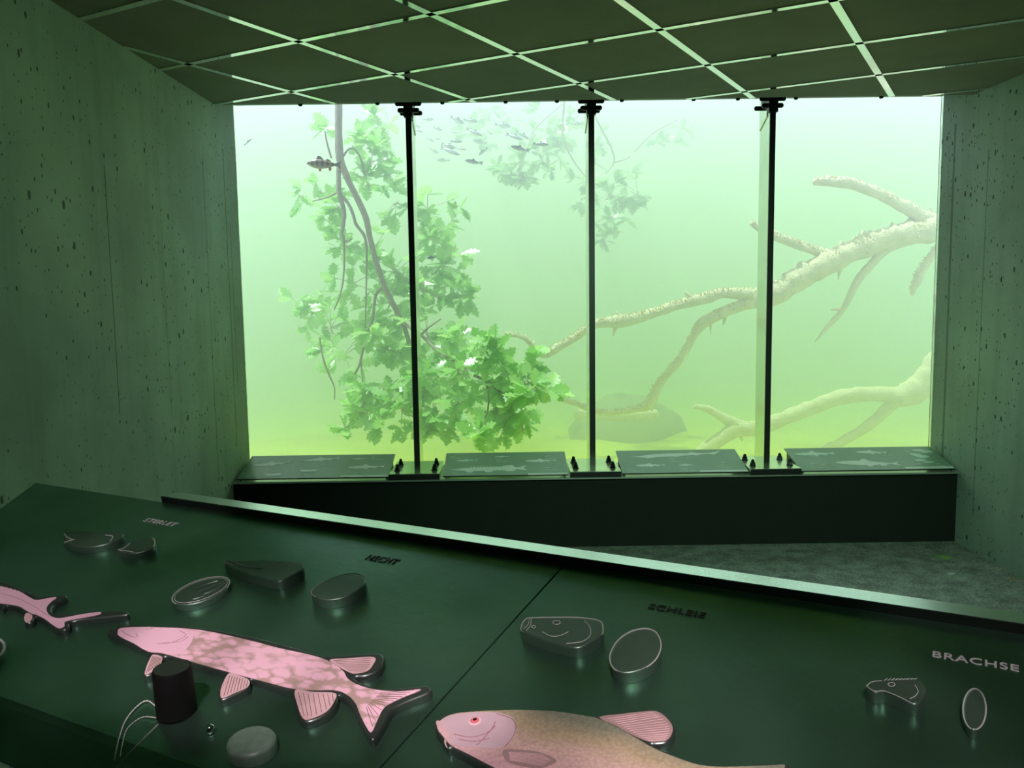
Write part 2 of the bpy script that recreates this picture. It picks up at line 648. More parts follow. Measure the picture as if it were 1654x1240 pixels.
struct(bx('floor', (XL - .3, -2.3, -.2), (XR + .3, 5.3, 0), M_floor))
struct(bx('wall_left', (XL - .3, -2.3, 0), (XL, 5.23, 3.1), M_wallL))
struct(bx('wall_right', (XR, -2.3, 0), (XR + .3, 5.23, 3.1), M_wallR))
struct(bx('wall_back', (XL, -2.3, 0), (XR, -2.0, ZC), M_wallB))
o = struct(bx('wall_front', (XL, YF, 0), (XR, 5.30, ZS - .012), M_parapet))
struct(bx('trim_sill', (XL, YF - .034, ZS - .010), (XR, 5.30, ZS), M_sill))
struct(bx('sun_block_roof', (XL - .3, -2.3, 2.95), (XR + .3, 5.20, 3.1), M_parapet))  # unseen slab, added to stop sun leaking in above the ceiling
ceil = struct(bx('ceiling', (XL, -2.0, ZC), (XR, YF, ZC + .12), M_ceil))
struct(bx('trim_header', (XL - .3, 5.20, 2.612), (XR + .3, 5.32, 4.6), M_parapet))
fr = struct(bx('trim_glazing', (XL, 5.19, 2.588), (XR, 5.25, 2.612), M_frame))
for xx in (-1.2, -.75, -.37, .0, .3, .68, 1.1, 1.36, 1.7, 2.2):
    sb = MB()
    sb.lathe((xx, 5.21, 2.590), (0, 0, -1), [(0, .013), (.012, .013), (.018, .008)], 10)
    sb.make('bolt', M_bolt, fr)
# jambs hold the outer glass edges behind the wall ends
struct(bx('trim_left_jamb', (XL - .3, 5.23, 0), (XL - .02, 5.30, 2.612), M_parapet))
struct(bx('trim_right_jamb', (XR + .02, 5.23, 0), (XR + .3, 5.30, 2.612), M_parapet))

# aluminium strips between the ceiling tiles: a square grid turned 30 degrees
GX, GY, GA, GS = -1.7516, 3.479, .5213, .657
gu = Vector((math.cos(GA), -math.sin(GA), 0)); gv = Vector((math.sin(GA), math.cos(GA), 0))


def clip_line(p, d):
    t0, t1 = -99, 99
    for c, lo, hi in ((0, XL + .002, XR - .002), (1, -1.9, YF - .002)):
        if abs(d[c]) < 1e-6:
            continue
        a, b_ = (lo - p[c]) / d[c], (hi - p[c]) / d[c]
        if a > b_:
            a, b_ = b_, a
        t0, t1 = max(t0, a), min(t1, b_)
    return (t0, t1) if t1 - t0 > .05 else None


def strip(i, d, nrm, off):
    p = Vector((GX, GY, 0)) + nrm * off
    r = clip_line(p, d)
    if not r:
        return
    b = MB()
    hw = .0165
    b.box((r[0], -hw, ZC - .004), (r[1], hw, ZC + .01), lambda x, y, z: p + d * x + nrm * y + Vector((0, 0, z)))
    b.make('ceiling_strip', M_strip, ceil, smooth=False)


for i in range(-6, 9):
    strip(i, gv, gu, i * .6642)
for j in range(-9, 8):
    strip(j, gu, gv, j * .6493)

# four panes
edges = [XL - .015, -.5525, .485, 1.516, XR + .015]
for i in range(4):
    b = MB(); b.box((edges[i] + .004, YG + .002, ZS), (edges[i + 1] - .004, YG + .026, 2.612))
    struct(b.make('window_%d' % (i + 1), M_glass, smooth=False))

# ------------------------------------------------------------------ steel fins between the panes
FX = [-.5525, .485, 1.516]


def make_fin(x):
    t = thing('window_mullion', (x, 5.06, ZS), '', 'mullion', 'steel mullions in front of the window')
    b = MB(); b.box((x - .0165, 5.045, ZS + .036), (x + .0165, 5.240, 2.56)); b.make('blade', M_steel, t, smooth=False)
    # front edge is a thin black strip
    b = MB(); b.box((x - .0168, 5.041, ZS + .036), (x + .0168, 5.046, 2.56)); b.make('front_edge', M_black, t, smooth=False)
    b = MB(); b.box((x - .145, 4.862, ZS + .001), (x + .145, 5.238, ZS + .036)); bp = b.make('base_plate', M_steel, t, smooth=False)
    b = MB(); b.box((x - .1455, 4.8595, ZS + .001), (x + .1455, 4.8625, ZS + .0325)); b.make('plate_edge', M_black, bp, smooth=False)
    for dx, yy in ((-.108, 5.125), (.105, 5.135), (-.108, 4.955), (.108, 4.955)):
        b = MB()
        z = ZS + .036
        b.lathe((x + dx, yy, z), (0, 0, 1), [(0, .019), (.004, .019)], 14)
        b.lathe((x + dx, yy, z + .004), (0, 0, 1), [(0, .0145), (.014, .0145), (.018, .010), (.028, .009), (.034, .004)], 6)
        b.make('bolt', M_bolt, t, sharp=30)
    # head bracket with its sideways bolts
    b = MB()
    b.box((x - .026, 5.03, 2.47), (x + .026, 5.075, 2.60))
    hb = b.make('head_bracket', M_black, t, smooth=False)
    b = MB(); b.box((x - .022, 5.075, 2.53), (x + .022, 5.20, 2.60)); b.make('bracket_arm', M_black, hb, smooth=False)
    for dz, L0 in ((2.545, .075), (2.508, .062)):
        for sx in (-1, 1):
            b = MB()
            b.lathe((x + sx * .02, 5.05, dz), (sx, 0, 0), [(0, .0135), (L0 - .03, .0135), (L0 - .024, .011), (L0 - .02, .004)], 12)
            b.make('bracket_bolt', M_bolt, hb)
    for sx in (-1, 1):
        b = MB()
        b.box((x + sx * .0175 - .004, 5.09, 2.455), (x + sx * .0175 + .004, 5.235, 2.60), lambda X, Y, Z: (X, Y, Z - (.055 if (Y > 5.2 and Z < 2.5) else 0)))
        b.make('clamp_plate', M_steel, hb, smooth=False)
        b = MB(); b.lathe((x + sx * .02, 5.19, 2.52), (sx, 0, 0), [(0, .0135), (.04, .0135), (.046, .005)], 12)
        b.make('bracket_bolt', M_bolt, hb)
    return t


fin0 = make_fin(FX[0])
fin_labels = ['steel mullion crossing the dense oak leaves, between the perch and the shoal',
              'middle steel mullion, between the oak leaves and the sunken dead branch',
              'steel mullion crossing the sunken dead branch, with the perch farthest away']
for i, x in enumerate(FX):
    o = fin0 if i == 0 else copy_tree(fin0)
    o.location.x = x
    o['label'] = fin_labels[i]

# ------------------------------------------------------------------ the four information boards on the sill
BF, BB = Vector((0, 4.885, ZS + .010)), Vector((0, 5.205, ZS + .083))
BD = (BB - BF).normalized()
BN = Vector((1, 0, 0)).cross(BD)
BT = .006


def ob(u, v, lift=0.):
    return on_plane(u, v, BF + BN * (BT + lift), BN)


FISH2D = [(0, 0), (.05, .16), (.14, .32), (.27, .46), (.40, .5), (.47, .92), (.53, .86), (.56, .44), (.70, .28), (.82, .14), (.88, .12), (.94, .3), (1.0, .55), (.955, .05), (1.0, -.5), (.93, -.28), (.87, -.10), (.80, -.14), (.765, -.52), (.71, -.56), (.68, -.28), (.575, -.40), (.545, -.72), (.50, -.74), (.475, -.46), (.40, -.48), (.25, -.42), (.12, -.28), (.04, -.12)]
DORS = [(.40, .46), (.47, .90), (.52, .86), (.56, .42)]
PELV = [(.48, -.42), (.50, -.72), (.54, -.70), (.57, -.38)]
ANAL = [(.68, -.25), (.71, -.55), (.76, -.50), (.78, -.15)]
PIKE2D = [(0, .0), (.10, .10), (.2, .28), (.32, .42), (.5, .5), (.68, .45), (.72, .75), (.82, .85), (.84, .45), (.88, .22), (.93, .4), (1, .75), (.96, .1), (1, -.6), (.92, -.3), (.87, -.15), (.82, -.7), (.74, -.62), (.70, -.4), (.58, -.45), (.54, -.85), (.48, -.8), (.46, -.47), (.34, -.45), (.30, -.85), (.25, -.75), (.22, -.38), (.1, -.22)]
STUR2D = [(0, .05), (.10, .12), (.18, .30), (.3, .5), (.5, .45), (.64, .32), (.68, .62), (.74, .28), (.84, .12), (.92, .3), (1.0, .55), (.95, .0), (.90, -.35), (.86, -.12), (.76, -.16), (.72, -.42), (.68, -.2), (.55, -.28), (.5, -.45), (.46, -.30), (.3, -.32), (.2, -.5), (.17, -.28), (.1, -.12)]
MUSS2D = [(0, -.1), (.05, .3), (.2, .45), (.45, .3), (.7, .5), (.92, .4), (1, .05), (.9, -.35), (.6, -.5), (.25, -.48), (.06, -.35)]


def picture(board, nose, tail, depth, shape=FISH2D, mat=None, fins=True, name='fish_picture'):
    p, q = ob(*nose), ob(*tail)
    ex = q - p
    L = ex.length
    ex.normalize()
    ey = BN.cross(ex)
    if ey.dot(BD) < 0:
        ey = -ey
    b = MB()
    for out in [shape]:
        b.slab([p + ex * (x * L) + ey * (y * depth * L) + BN * .0012 for x, y in out], BN, .001)
    return b.make(name, mat or M_print, board, smooth=False)


def caption(board, u, v, wpx, n=2):
    rnd = random.Random(u * 7 + v)
    for i in range(n):
        b = MB()
        p = ob(u, v + i * 3.2, .0)
        q = ob(u + wpx * (1 if i else .45), v + i * 3.2, .0)
        x = p.x
        up_, lo_ = [], []
        while x < q.x - .003:
            ww = rnd.uniform(.003, .006)
            h_ = rnd.choice((.0026, .0036, .0026, .0007))
            for X in (x, min(x + ww, q.x)):
                up_.append(Vector((X, p.y, p.z)) + BD * h_ + BN * .0008)
                lo_.append(Vector((X, p.y, p.z)) - BD * min(h_, .0024) + BN * .0008)
            x += ww + .0003
        if len(up_) > 1:
            b.slab(lo_ + up_[::-1], BN, .0007)
            b.make('caption_line', M_cap, board, smooth=False)


def logo_band(board, u0, u1, v):
    p, q = ob(u0, v), ob(u1, v)
    b = MB()
    b.box((p.x, -.011, 0), (q.x, .011, .0012), lambda X, Y, Z: Vector((X, p.y, p.z)) + BD * Y + BN * Z)
    lb = b.make('logo_band', M_white, board, smooth=False)
    for f, ww in ((.07, .01), (.45, .03), (.88, .03)):
        b = MB()
        x = p.x + (q.x - p.x) * f
        b.box((x, -.004, .0012), (x + ww, .004, .002), lambda X, Y, Z: Vector((X, p.y, p.z)) + BD * Y + BN * Z)
        b.make('logo', M_print_g, board, smooth=False)


def board(x0, x1, label):
    t = thing('information_board', ((x0 + x1) / 2, 5.0, ZS), label, 'information board', 'information boards on the window sill')
    b = MB()
    P = lambda x, s, c: Vector((x, BF.y, BF.z)) + BD * s + BN * c
    b.box((x0, 0, 0), (x1, (BB - BF).length, BT), P)
    bo = b.make('board', M_board, t, smooth=False)
    for x in (x0 + .012, x1 - .018):
        b = MB()
        b.add([(x, 4.90, ZS), (x + .006, 4.90, ZS), (x, 5.19, ZS), (x + .006, 5.19, ZS), (x, 4.90, ZS + .012), (x + .006, 4.90, ZS + .012), (x, 5.19, ZS + .076), (x + .006, 5.19, ZS + .076)],
              [(0, 2, 3, 1), (0, 1, 5, 4), (2, 6, 7, 3), (0, 4, 6, 2), (1, 3, 7, 5), (4, 5, 7, 6)])
        b.make('support', M_black, t, smooth=False)
    b = MB()
    b.box((x0, -.0015, -.0005), (x1, .001, BT + .0005), P)
    b.make('front_edge', M_black, t, smooth=False)
    return bo


b1 = board(-1.574, -.702, 'green board with two mussel shells and four fish on the sill')
picture(b1, (406, 752), (472, 747), .17); picture(b1, (487, 744.5), (549, 740), .17); picture(b1, (567, 741.5), (595, 740.5), .15)
picture(b1, (559, 755.5), (622, 753), .18)
picture(b1, (426, 767), (456, 766), .30, MUSS2D, None, False, 'mussel_picture'); picture(b1, (483, 760.5), (513, 760), .30, MUSS2D, None, False, 'mussel_picture')
for u, v, ww in ((416, 743, 14), (398, 766, 18), (516, 750, 20), (487, 766, 18), (600, 739, 20), (558, 760.5, 20)):
    caption(b1, u, v, ww)
logo_band(b1, 550, 628, 769.3)
b2 = board(-.391, .330, 'green board with one large barred pike below the oak leaves')
pk = picture(b2, (723, 758.5), (851, 756), .12, PIKE2D, M_print, False)
for i in range(13):
    bb = MB()
    p, q = ob(757 + i * 5, 759.5, .0012), ob(762 + i * 5, 752.5, .0012)
    d = (q - p).normalized()
    sd_ = BN.cross(d) * .0035
    bb.slab([p - sd_ + BN * .0006, p + sd_ + BN * .0006, q + sd_ * .6 + BN * .0006, q - sd_ * .6 + BN * .0006], BN, .0006)
    bb.make('printed_bar', M_print_g, b2, smooth=False)
picture(b2, (735, 744.5), (772, 743), .17, FISH2D, M_print_g); picture(b2, (799, 738), (823, 737), .16); picture(b2, (847, 744.5), (899, 743.5), .17)
for u, v, ww in ((728, 737, 18), (801, 742, 18), (880, 736.5, 20), (731, 764, 18), (879, 755, 22)):
    caption(b2, u, v, ww)
logo_band(b2, 853, 917, 765.6)
b3 = board(.641, 1.367, 'green board with a long outlined sturgeon on the window sill')
picture(b3, (1015, 738.5), (1166, 731.5), .10, STUR2D, M_print, False); picture(b3, (1025, 752), (1075, 751), .18); picture(b3, (1095, 751.5), (1122, 750.5), .2)
picture(b3, (1164, 747), (1172, 746.5), .3)
for u, v, ww in ((1081, 741.5, 20), (1012, 757.5, 28), (1098, 757, 28), (1159, 751.5, 24)):
    caption(b3, u, v, ww)
logo_band(b3, 1131, 1208, 761)
b4 = board(1.669, 2.556, 'green board with a water plant drawing, beside the right wall')
picture(b4, (1281, 734), (1349, 732), .18, FISH2D, M_print_g); picture(b4, (1381, 730), (1433, 731), .20); picture(b4, (1347, 747), (1454, 749), .17)
picture(b4, (1307, 750), (1318, 749), .2); picture(b4, (1322, 750.5), (1338, 750), .1)
for u, v, rx, ry in ((1483, 727, .035, .02), (1496, 729, .035, .018), (1479, 734, .03, .018), (1490, 737, .04, .018), (1486, 743, .03, .014), (1500, 746, .03, .013)):
    c = ob(u, v, .0013)
    bb = MB()
    bb.slab([c + Vector((1, 0, 0)) * rx * math.cos(a * PI / 6) * (1 + .15 * (a % 2)) + BD * ry * math.sin(a * PI / 6) for a in range(12)], BN, .001)
    bb.make('leaf_picture', M_print_g, b4, smooth=False)
for (a, c_) in (((1460, 728), (1480, 736)), ((1480, 736), (1502, 746))):
    p, q = ob(*a, .0013), ob(*c_, .0013)
    sd_ = BN.cross((q - p).normalized()) * .003
    bb = MB()
    bb.slab([p - sd_, p + sd_, q + sd_, q - sd_], BN, .001)
    bb.make('stalk_picture', M_print_g, b4, smooth=False)
for u, v, ww in ((1310, 738, 24), (1304, 753, 26), (1354, 752.5, 22), (1424, 733, 18), (1465, 746, 24), (1512, 749, 16)):
    caption(b4, u, v, ww)
logo_band(b4, 1462, 1541, 755.5)

# ------------------------------------------------------------------ small scraps on the floor
b = MB()
c = Vector((2.358, 4.601, .0))
b.slab([c + Vector((x, y, .006 + .004 * math.sin(9 * x))) for x, y in ((-.035, .03), (-.018, .004), (-.02, -.03), (.0, -.05), (.018, -.035), (.035, -.03), (.03, .0), (.01, .012), (-.012, .02))], (0, 0, 1), .003)
tag(b.make('fallen_leaf', M_fleaf, origin='base'), 'yellow green leaf lying on the dark floor near the right corner', 'leaf')
for nm, (u, v), sz, m_, lb, ct in (('paper_scrap', (1536, 926), .02, M_paper, 'tiny white paper scrap on the floor below the fallen leaf', 'scrap'), ('dry_leaf', (1634, 935), .018, M_orange, 'tiny orange dry leaf scrap on the floor by the right wall', 'leaf')):
    c = on_plane(u, v, Vector((0, 0, .003)), Vector((0, 0, 1)))
    b = MB(); b.slab([c + Vector((sz * x, sz * y, 0)) for x, y in ((-1, -.2), (-.2, -.5), (.9, -.3), (1, .3), (.1, .5), (-.7, .4))], (0, 0, 1), .002)
    tag(b.make(nm, m_, origin='base'), lb, ct)

# ------------------------------------------------------------------ the tactile console
con = thing('tactile_console', (0, 1.3, 0), 'long black tactile console sloping in front of the window, lettered with fish names', 'console')
SEAM_A, A1, B0, B1 = .092, 1.95, -.703, .072
XEND = -1.517


def left_a(bv):
    # the left end runs parallel to the left wall
    return (XEND - TP.x - TS.x * bv) / TE.x


TT = .022
for a0, a1 in ((None, SEAM_A - .0012), (SEAM_A + .0012, A1)):
    b = MB()
    P = [tw(a0 if a0 is not None else left_a(B0), B0), tw(a1, B0), tw(a1, B1), tw(a0 if a0 is not None else left_a(B1), B1)]
    b.slab(P, TN, TT, .002)
    b.make('top_panel', M_console, con, sharp=25)
# body: apron box under the panels, two supports
b = MB()
lo = [tw(left_a(B0 + .004), B0 + .004, -TT), tw(A1, B0 + .004, -TT), tw(A1, B1 - .004, -TT), tw(left_a(B1 - .004), B1 - .004, -TT)]
dn = [p - Vector((0, 0, .12)) for p in lo]
b.add(lo + dn, [(0, 1, 2, 3), (7, 6, 5, 4), (0, 4, 5, 1), (1, 5, 6, 2), (2, 6, 7, 3), (3, 7, 4, 0)])
b.make('apron', M_console, con, smooth=False)
for a in (-.95, .25, 1.6):
    b = MB()
    Q = [tw(a - .03, -.50, -.15), tw(a + .03, -.50, -.15), tw(a + .03, -.05, -.15), tw(a - .03, -.05, -.15)]
    b.add(Q + [Vector((p.x, p.y, 0)) for p in Q], [(0, 1, 2, 3), (7, 6, 5, 4), (0, 4, 5, 1), (1, 5, 6, 2), (2, 6, 7, 3), (3, 7, 4, 0)])
    b.make('leg', M_black, con, smooth=False)
# rail along the far edge: pale top, shade on the near face put in as black
b = MB(); b.box((-1.181, B1 + .001, -.012), (A1, B1 + .056, .019), lambda a, s, c: tw(a, s, c - .20 * (s - B1) if c > 0 else c)); rl = b.make('edge_rail', M_rail, con, smooth=False)
b = MB(); b.box((-1.180, B1 - .002, -.001), (A1, B1 + .001, .018), tw); b.make('rail_face_shade', M_black, rl, smooth=False)


def lettering(word, p_left, p_right, cap_px, mats):
    """raised capitals along the console; one mesh a word, a slot a letter colour"""
    p, q = top(*p_left), top(*p_right)
    a0, b0 = (p - TP).dot(TE), (p - TP).dot(TS)
    a1 = (q - TP).dot(TE)
    tcp = top(*cap_px)
    cap = (tcp - TP).dot(TS) - b0
    cu = bpy.data.curves.new(word, 'FONT')
    cu.body = word
    cu.extrude = .02
    cu.offset = .014
    cu.space_character = 1.12
    tmp = bpy.data.objects.new(word, cu)
    COL.objects.link(tmp)
    bpy.context.view_layer.update()
    me = bpy.data.meshes.new_from_object(tmp.evaluated_get(bpy.context.evaluated_depsgraph_get()))
    bpy.data.objects.remove(tmp)
    xs = [v.co.x for v in me.vertices]; ys = [v.co.y for v in me.vertices]
    x0, x1, y0, y1 = min(xs), max(xs), min(ys), max(ys)
    sx, sy = (a1 - a0) / (x1 - x0), cap / (y1 - y0)
    base = Vector(con['_o'])
    for v in me.vertices:
        x, y, z = v.co
        v.co = tw(a0 + (x - x0) * sx, b0 + (y - y0) * sy, .0005 + (z + .02) * .025) - base
    for m_ in mats:
        me.materials.append(m_)
    o = bpy.data.objects.new('lettering', me)
    COL.objects.link(o)
    o.parent = con
    o['label'] = 'raised word %s' % word
    return o


lettering('STERLET', (230, 842), (282, 849.5), (236, 836.4), [M_letter_lit])
lettering('HECHT', (589, 903.5), (639, 911), (592, 895), [M_letter_unlit])
lettering('SCHLEIE', (1046, 982.5), (1138, 997), (1049, 974.5), [M_letter_dim])
lettering('BRACHSE', (1505.6, 1061.6), (1646, 1084.8), (1507, 1051.7), [M_letter_lit])


# ------------------------------------------------------------------ reliefs on the console
def outline(pts, h, k=5, smooth=True):
    P = [top(u, v, h) for u, v in pts]
    return catmull(P, k, True) if smooth else P


def relief(name, pts, h, label, cat, mat, group=None, bev=.004, k=4):
    P = outline(pts, h, k)
    c = sum(P, Vector()) / len(P)
    t = thing(name, c - TN * h, label, cat, group)
    b = MB(); b.slab(P, TN, h - .0004, bev)
    return t, b.make('plaque', mat, t, sharp=50)


def inlay(t, name, pts, h, mat, th=.0009, k=4, smooth=True):
    P = outline(pts, h + th, k, smooth)
    b = MB(); b.slab(P, TN, th, 0)
    return b.make(name, mat, t, smooth=False)


def wires(t, name, lines, h, mat, r=.0006, k=4):
    for ln in lines:
        b = MB()
        tube(b, [top(u, v, h + r * .4) for u, v in ln], [r] * len(ln), 5, k)
        b.make(name, mat, t)


def fin_rays(t, base, tip, n, h, mat, r=.0006):
    L = []
    for i in range(n):
        f = (i + .5) / n
        def lerp(pl):
            x = f * (len(pl) - 1); j = min(int(x), len(pl) - 2); g = x - j
            return (pl[j][0] * (1 - g) + pl[j + 1][0] * g, pl[j][1] * (1 - g) + pl[j + 1][1] * g)
        a, b_ = lerp(base), lerp(tip)
        L.append([(a[0] * .92 + b_[0] * .08, a[1] * .92 + b_[1] * .08), (a[0] * .08 + b_[0] * .92, a[1] * .08 + b_[1] * .92)])
    return wires(t, 'fin_ray', L, h, mat, r, 1)


H1 = .014
# sterlet, running out of the picture to the left
st_o = [(-95, 950), (-70, 938), (-40, 930), (0, 938), (20, 944), (45, 955), (60, 963), (85, 961.5), (107, 961), (104, 966), (88, 975), (84, 984), (92, 990), (130, 990), (170, 986), (200, 986), (208, 989.5), (200, 993), (160, 997), (116, 1003), (112, 1012), (102, 1017), (89, 1015), (75, 1003), (58, 995), (53, 1003), (42, 1006), (38, 1000), (41, 990), (30, 981), (12, 977), (4, 983), (1, 976), (-30, 975), (-50, 985), (-62, 980), (-60, 970), (-85, 960)]
t, pl = relief('sterlet_relief', st_o, H1, 'pink sterlet relief with a long thin tail ending near the pike snout', 'fish relief', M_relief, 'fish reliefs on the console')
inlay(t, 'body_image', [(-80, 951), (-40, 936), (0, 946), (30, 954), (55, 968), (70, 967), (91, 964), (80, 974), (75, 983), (80, 993), (95, 998), (130, 992), (160, 988), (160, 992), (130, 998), (106, 1003), (104, 1011), (95, 1014), (84, 1008), (72, 999), (58, 992), (50, 990), (40, 984), (28, 978), (0, 974), (-40, 972), (-70, 960)], H1, M_pink)
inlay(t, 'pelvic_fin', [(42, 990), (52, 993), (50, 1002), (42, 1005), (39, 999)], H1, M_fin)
wires(t, 'lateral_line', [[(-60, 950), (0, 958), (40, 971), (80, 995)]], H1 + .0009, M_line, .0005)
for i in range(14):
    scl = MB()
    f = i / 13
    p = top(-30 + 85 * f, 934 + 24 * f + 3 * math.sin(f * 3) * 0 + 3, H1)
    scl.lathe(p, TN, [(0, .003), (.0015, .0025), (.003, .001)], 6)
    scl.make('back_scute', M_relief, t)

# pike
pk_o = [(173, 1018), (180, 1013), (187, 1014.5), (189, 1011), (196, 1008), (230, 1010), (260, 1011), (290, 1011), (340, 1015), (400, 1026), (450, 1038), (480, 1046), (523, 1058), (560, 1057), (605, 1054), (618, 1057), (620, 1065), (612, 1082), (590, 1091), (573, 1092), (580, 1100), (600, 1108), (617, 1112), (660, 1109), (690, 1106.5), (697, 1113), (690, 1120), (655, 1134), (632, 1148), (620, 1170), (603, 1194), (590, 1182), (578, 1160), (570, 1142), (557, 1128), (547, 1122), (545, 1134), (530, 1152), (500, 1165), (485, 1161), (477, 1145), (471, 1118), (455, 1112), (406, 1096), (403, 1109), (380, 1121), (358, 1130), (352, 1122), (355, 1105), (367, 1088), (340, 1079), (300, 1067), (275, 1060), (262, 1062), (258, 1078), (245, 1088), (232, 1091), (233, 1080), (239, 1066), (245, 1055), (225, 1046), (195, 1030), (178, 1024)]
t, pl = relief('pike_relief', pk_o, H1, 'long pink pike relief with scale pattern below the word HECHT', 'fish relief', M_relief, 'fish reliefs on the console')
inlay(t, 'body_image', [(196, 1014), (230, 1012), (290, 1014), (335, 1019), (400, 1033), (450, 1046), (500, 1057), (528, 1066), (553, 1082), (562, 1096), (580, 1106), (605, 1113), (640, 1116), (680, 1113), (650, 1126), (622, 1141), (610, 1162), (600, 1182), (591, 1172), (581, 1152), (574, 1135), (560, 1121), (540, 1114), (500, 1114), (470, 1111), (430, 1101), (370, 1085), (320, 1071), (265, 1055), (240, 1052), (215, 1038), (193, 1027), (190, 1020)], H1, M_pike)
inlay(t, 'head_image', [(197, 1014.5), (230, 1013), (280, 1014.5), (305, 1019), (312, 1030), (302, 1047), (285, 1056), (262, 1054), (240, 1051), (215, 1038), (194, 1027)], H1 + .0009, M_pink, .0004)
for nm, pts, b_, tp_ in (('pectoral_fin', [(247, 1057), (262, 1061), (257, 1076), (245, 1085), (234, 1089), (236, 1078), (241, 1066)], [(247, 1057), (262, 1061)], [(234, 1089), (257, 1076)]),
                         ('pelvic_fin', [(370, 1087), (385, 1090), (402, 1098), (400, 1109), (380, 1118), (359, 1127), (356, 1118), (360, 1103)], [(370, 1087), (402, 1098)], [(358, 1127), (380, 1118), (400, 1109)]),
                         ('anal_fin', [(477, 1114), (505, 1117), (541, 1119), (540, 1132), (527, 1149), (500, 1161), (489, 1159), (481, 1140)], [(477, 1114), (541, 1119)], [(489, 1159), (505, 1160), (527, 1149), (541, 1130)]),
                         ('dorsal_fin', [(532, 1066), (560, 1063), (604, 1061), (602, 1074), (593, 1083), (575, 1087), (562, 1084)], [(532, 1066), (562, 1084)], [(604, 1061), (602, 1074), (590, 1085)])):
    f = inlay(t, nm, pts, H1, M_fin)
    fin_rays(f, b_, tp_, 8, H1 + .0009, M_ray, .0005)
fin_rays(t, [(610, 1118), (590, 1140)], [(678, 1112), (650, 1126), (620, 1142), (600, 1180)], 12, H1 + .0009, M_ray, .0005)
wires(t, 'engraved_line', [[(196, 1018), (210, 1027), (222, 1028), (219, 1022)], [(255, 1039), (275, 1038), (300, 1026), (290, 1018)], [(262, 1038), (290, 1036), (304, 1028)], [(235, 1016), (248, 1014)]], H1 + .0013, M_line, .0006)

# tench, cut by the lower picture edge
tn_o = [(703, 1170), (703.5, 1164), (708, 1161), (713, 1164), (709, 1158), (730, 1151), (760, 1147), (800, 1145), (840, 1144), (890, 1146), (930, 1151), (962, 1156), (990, 1151), (1030, 1147), (1060, 1146), (1075, 1152), (1088, 1168), (1090, 1180), (1083, 1193), (1075, 1199), (1060, 1201), (1052, 1201), (1062, 1207), (1100, 1222), (1130, 1232), (1170, 1235), (1240, 1233), (1268, 1233), (1277, 1238), (1262, 1262), (1240, 1290), (1250, 1330), (1255, 1352), (1200, 1338), (1150, 1305), (1110, 1290), (1060, 1290), (1030, 1320), (985, 1340), (965, 1330), (970, 1298), (920, 1290), (880, 1312), (855, 1308), (850, 1275), (800, 1247), (760, 1224), (730, 1208), (723, 1209), (720, 1199), (711, 1188), (705, 1180)]
m, tt_, bs = nt('tench print')
Lk = tt_.links.new
tcn = node(tt_, 'ShaderNodeTexCoord')
mpn = node(tt_, 'ShaderNodeMapping')
mpn.inputs['Rotation'].default_value = (0, 0, TH)
Lk(tcn.outputs['Object'], mpn.inputs['Vector'])
spn = node(tt_, 'ShaderNodeSeparateXYZ')
Lk(mpn.outputs[0], spn.inputs[0])
nzn = node(tt_, 'ShaderNodeTexNoise', Scale=11., Detail=4.)
Lk(tcn.outputs['Object'], nzn.inputs['Vector'])
adn = node(tt_, 'ShaderNodeMath', operation='MULTIPLY_ADD')
adn.inputs[1].default_value = .05
Lk(nzn.outputs['Fac'], adn.inputs[0]); Lk(spn.outputs['Y'], adn.inputs[2])
mrn = node(tt_, 'ShaderNodeMapRange')
mrn.inputs['From Min'].default_value = -.05
mrn.inputs['From Max'].default_value = .085
Lk(adn.outputs[0], mrn.inputs['Value'])
rpn = node(tt_, 'ShaderNodeValToRGB')
rpn.color_ramp.elements[0].color = (.78, .50, .52, 1)
rpn.color_ramp.elements[1].color = (.25, .28, .19, 1)
e = rpn.color_ramp.elements.new(.45); e.color = (.76, .56, .46, 1)
e = rpn.color_ramp.elements.new(.68); e.color = (.54, .45, .28, 1)
Lk(mrn.outputs[0], rpn.inputs[0])
vrn = node(tt_, 'ShaderNodeTexVoronoi', Scale=170.)
Lk(mpn.outputs[0], vrn.inputs['Vector'])
mxn = node(tt_, 'ShaderNodeMix', data_type='RGBA', blend_type='MULTIPLY')
rp2 = node(tt_, 'ShaderNodeValToRGB')
rp2.color_ramp.elements[0].color = (1, 1, 1, 1)
rp2.color_ramp.elements[1].color = (.45, .43, .40, 1)
Lk(vrn.outputs['Distance'], rp2.inputs[0])
mxn.inputs[0].default_value = .6
Lk(rpn.outputs[0], mxn.inputs[6]); Lk(rp2.outputs[0], mxn.inputs[7])
Lk(mxn.outputs[2], bs.inputs['Base Color'])
bs.inputs['Roughness'].default_value = .42
M_tench = m
M_tenchhead = plain('pinkish grey head print', (.62, .47, .50), .42, var=.22, scale=14)
M_tenchfin = plain('brownish fin print', (.36, .25, .23), .5, var=.3, scale=18)
t, pl = relief('tench_relief', tn_o, H1, 'olive and pink tench relief with a red eye at the lower picture edge', 'fish relief', M_relief, 'fish reliefs on the console')
inlay(t, 'body_image', [(714, 1161), (731, 1153), (760, 1149), (800, 1147), (840, 1146), (890, 1148), (930, 1153), (965, 1160), (1000, 1176), (1035, 1196), (1060, 1210), (1098, 1225), (1130, 1235), (1170, 1238), (1240, 1236), (1268, 1236), (1250, 1262), (1230, 1290), (1240, 1330), (1200, 1325), (1150, 1296), (1100, 1284), (1040, 1284), (960, 1288), (900, 1280), (850, 1262), (800, 1240), (760, 1219), (730, 1204), (718, 1192), (708, 1180), (706, 1170)], H1, M_tench)
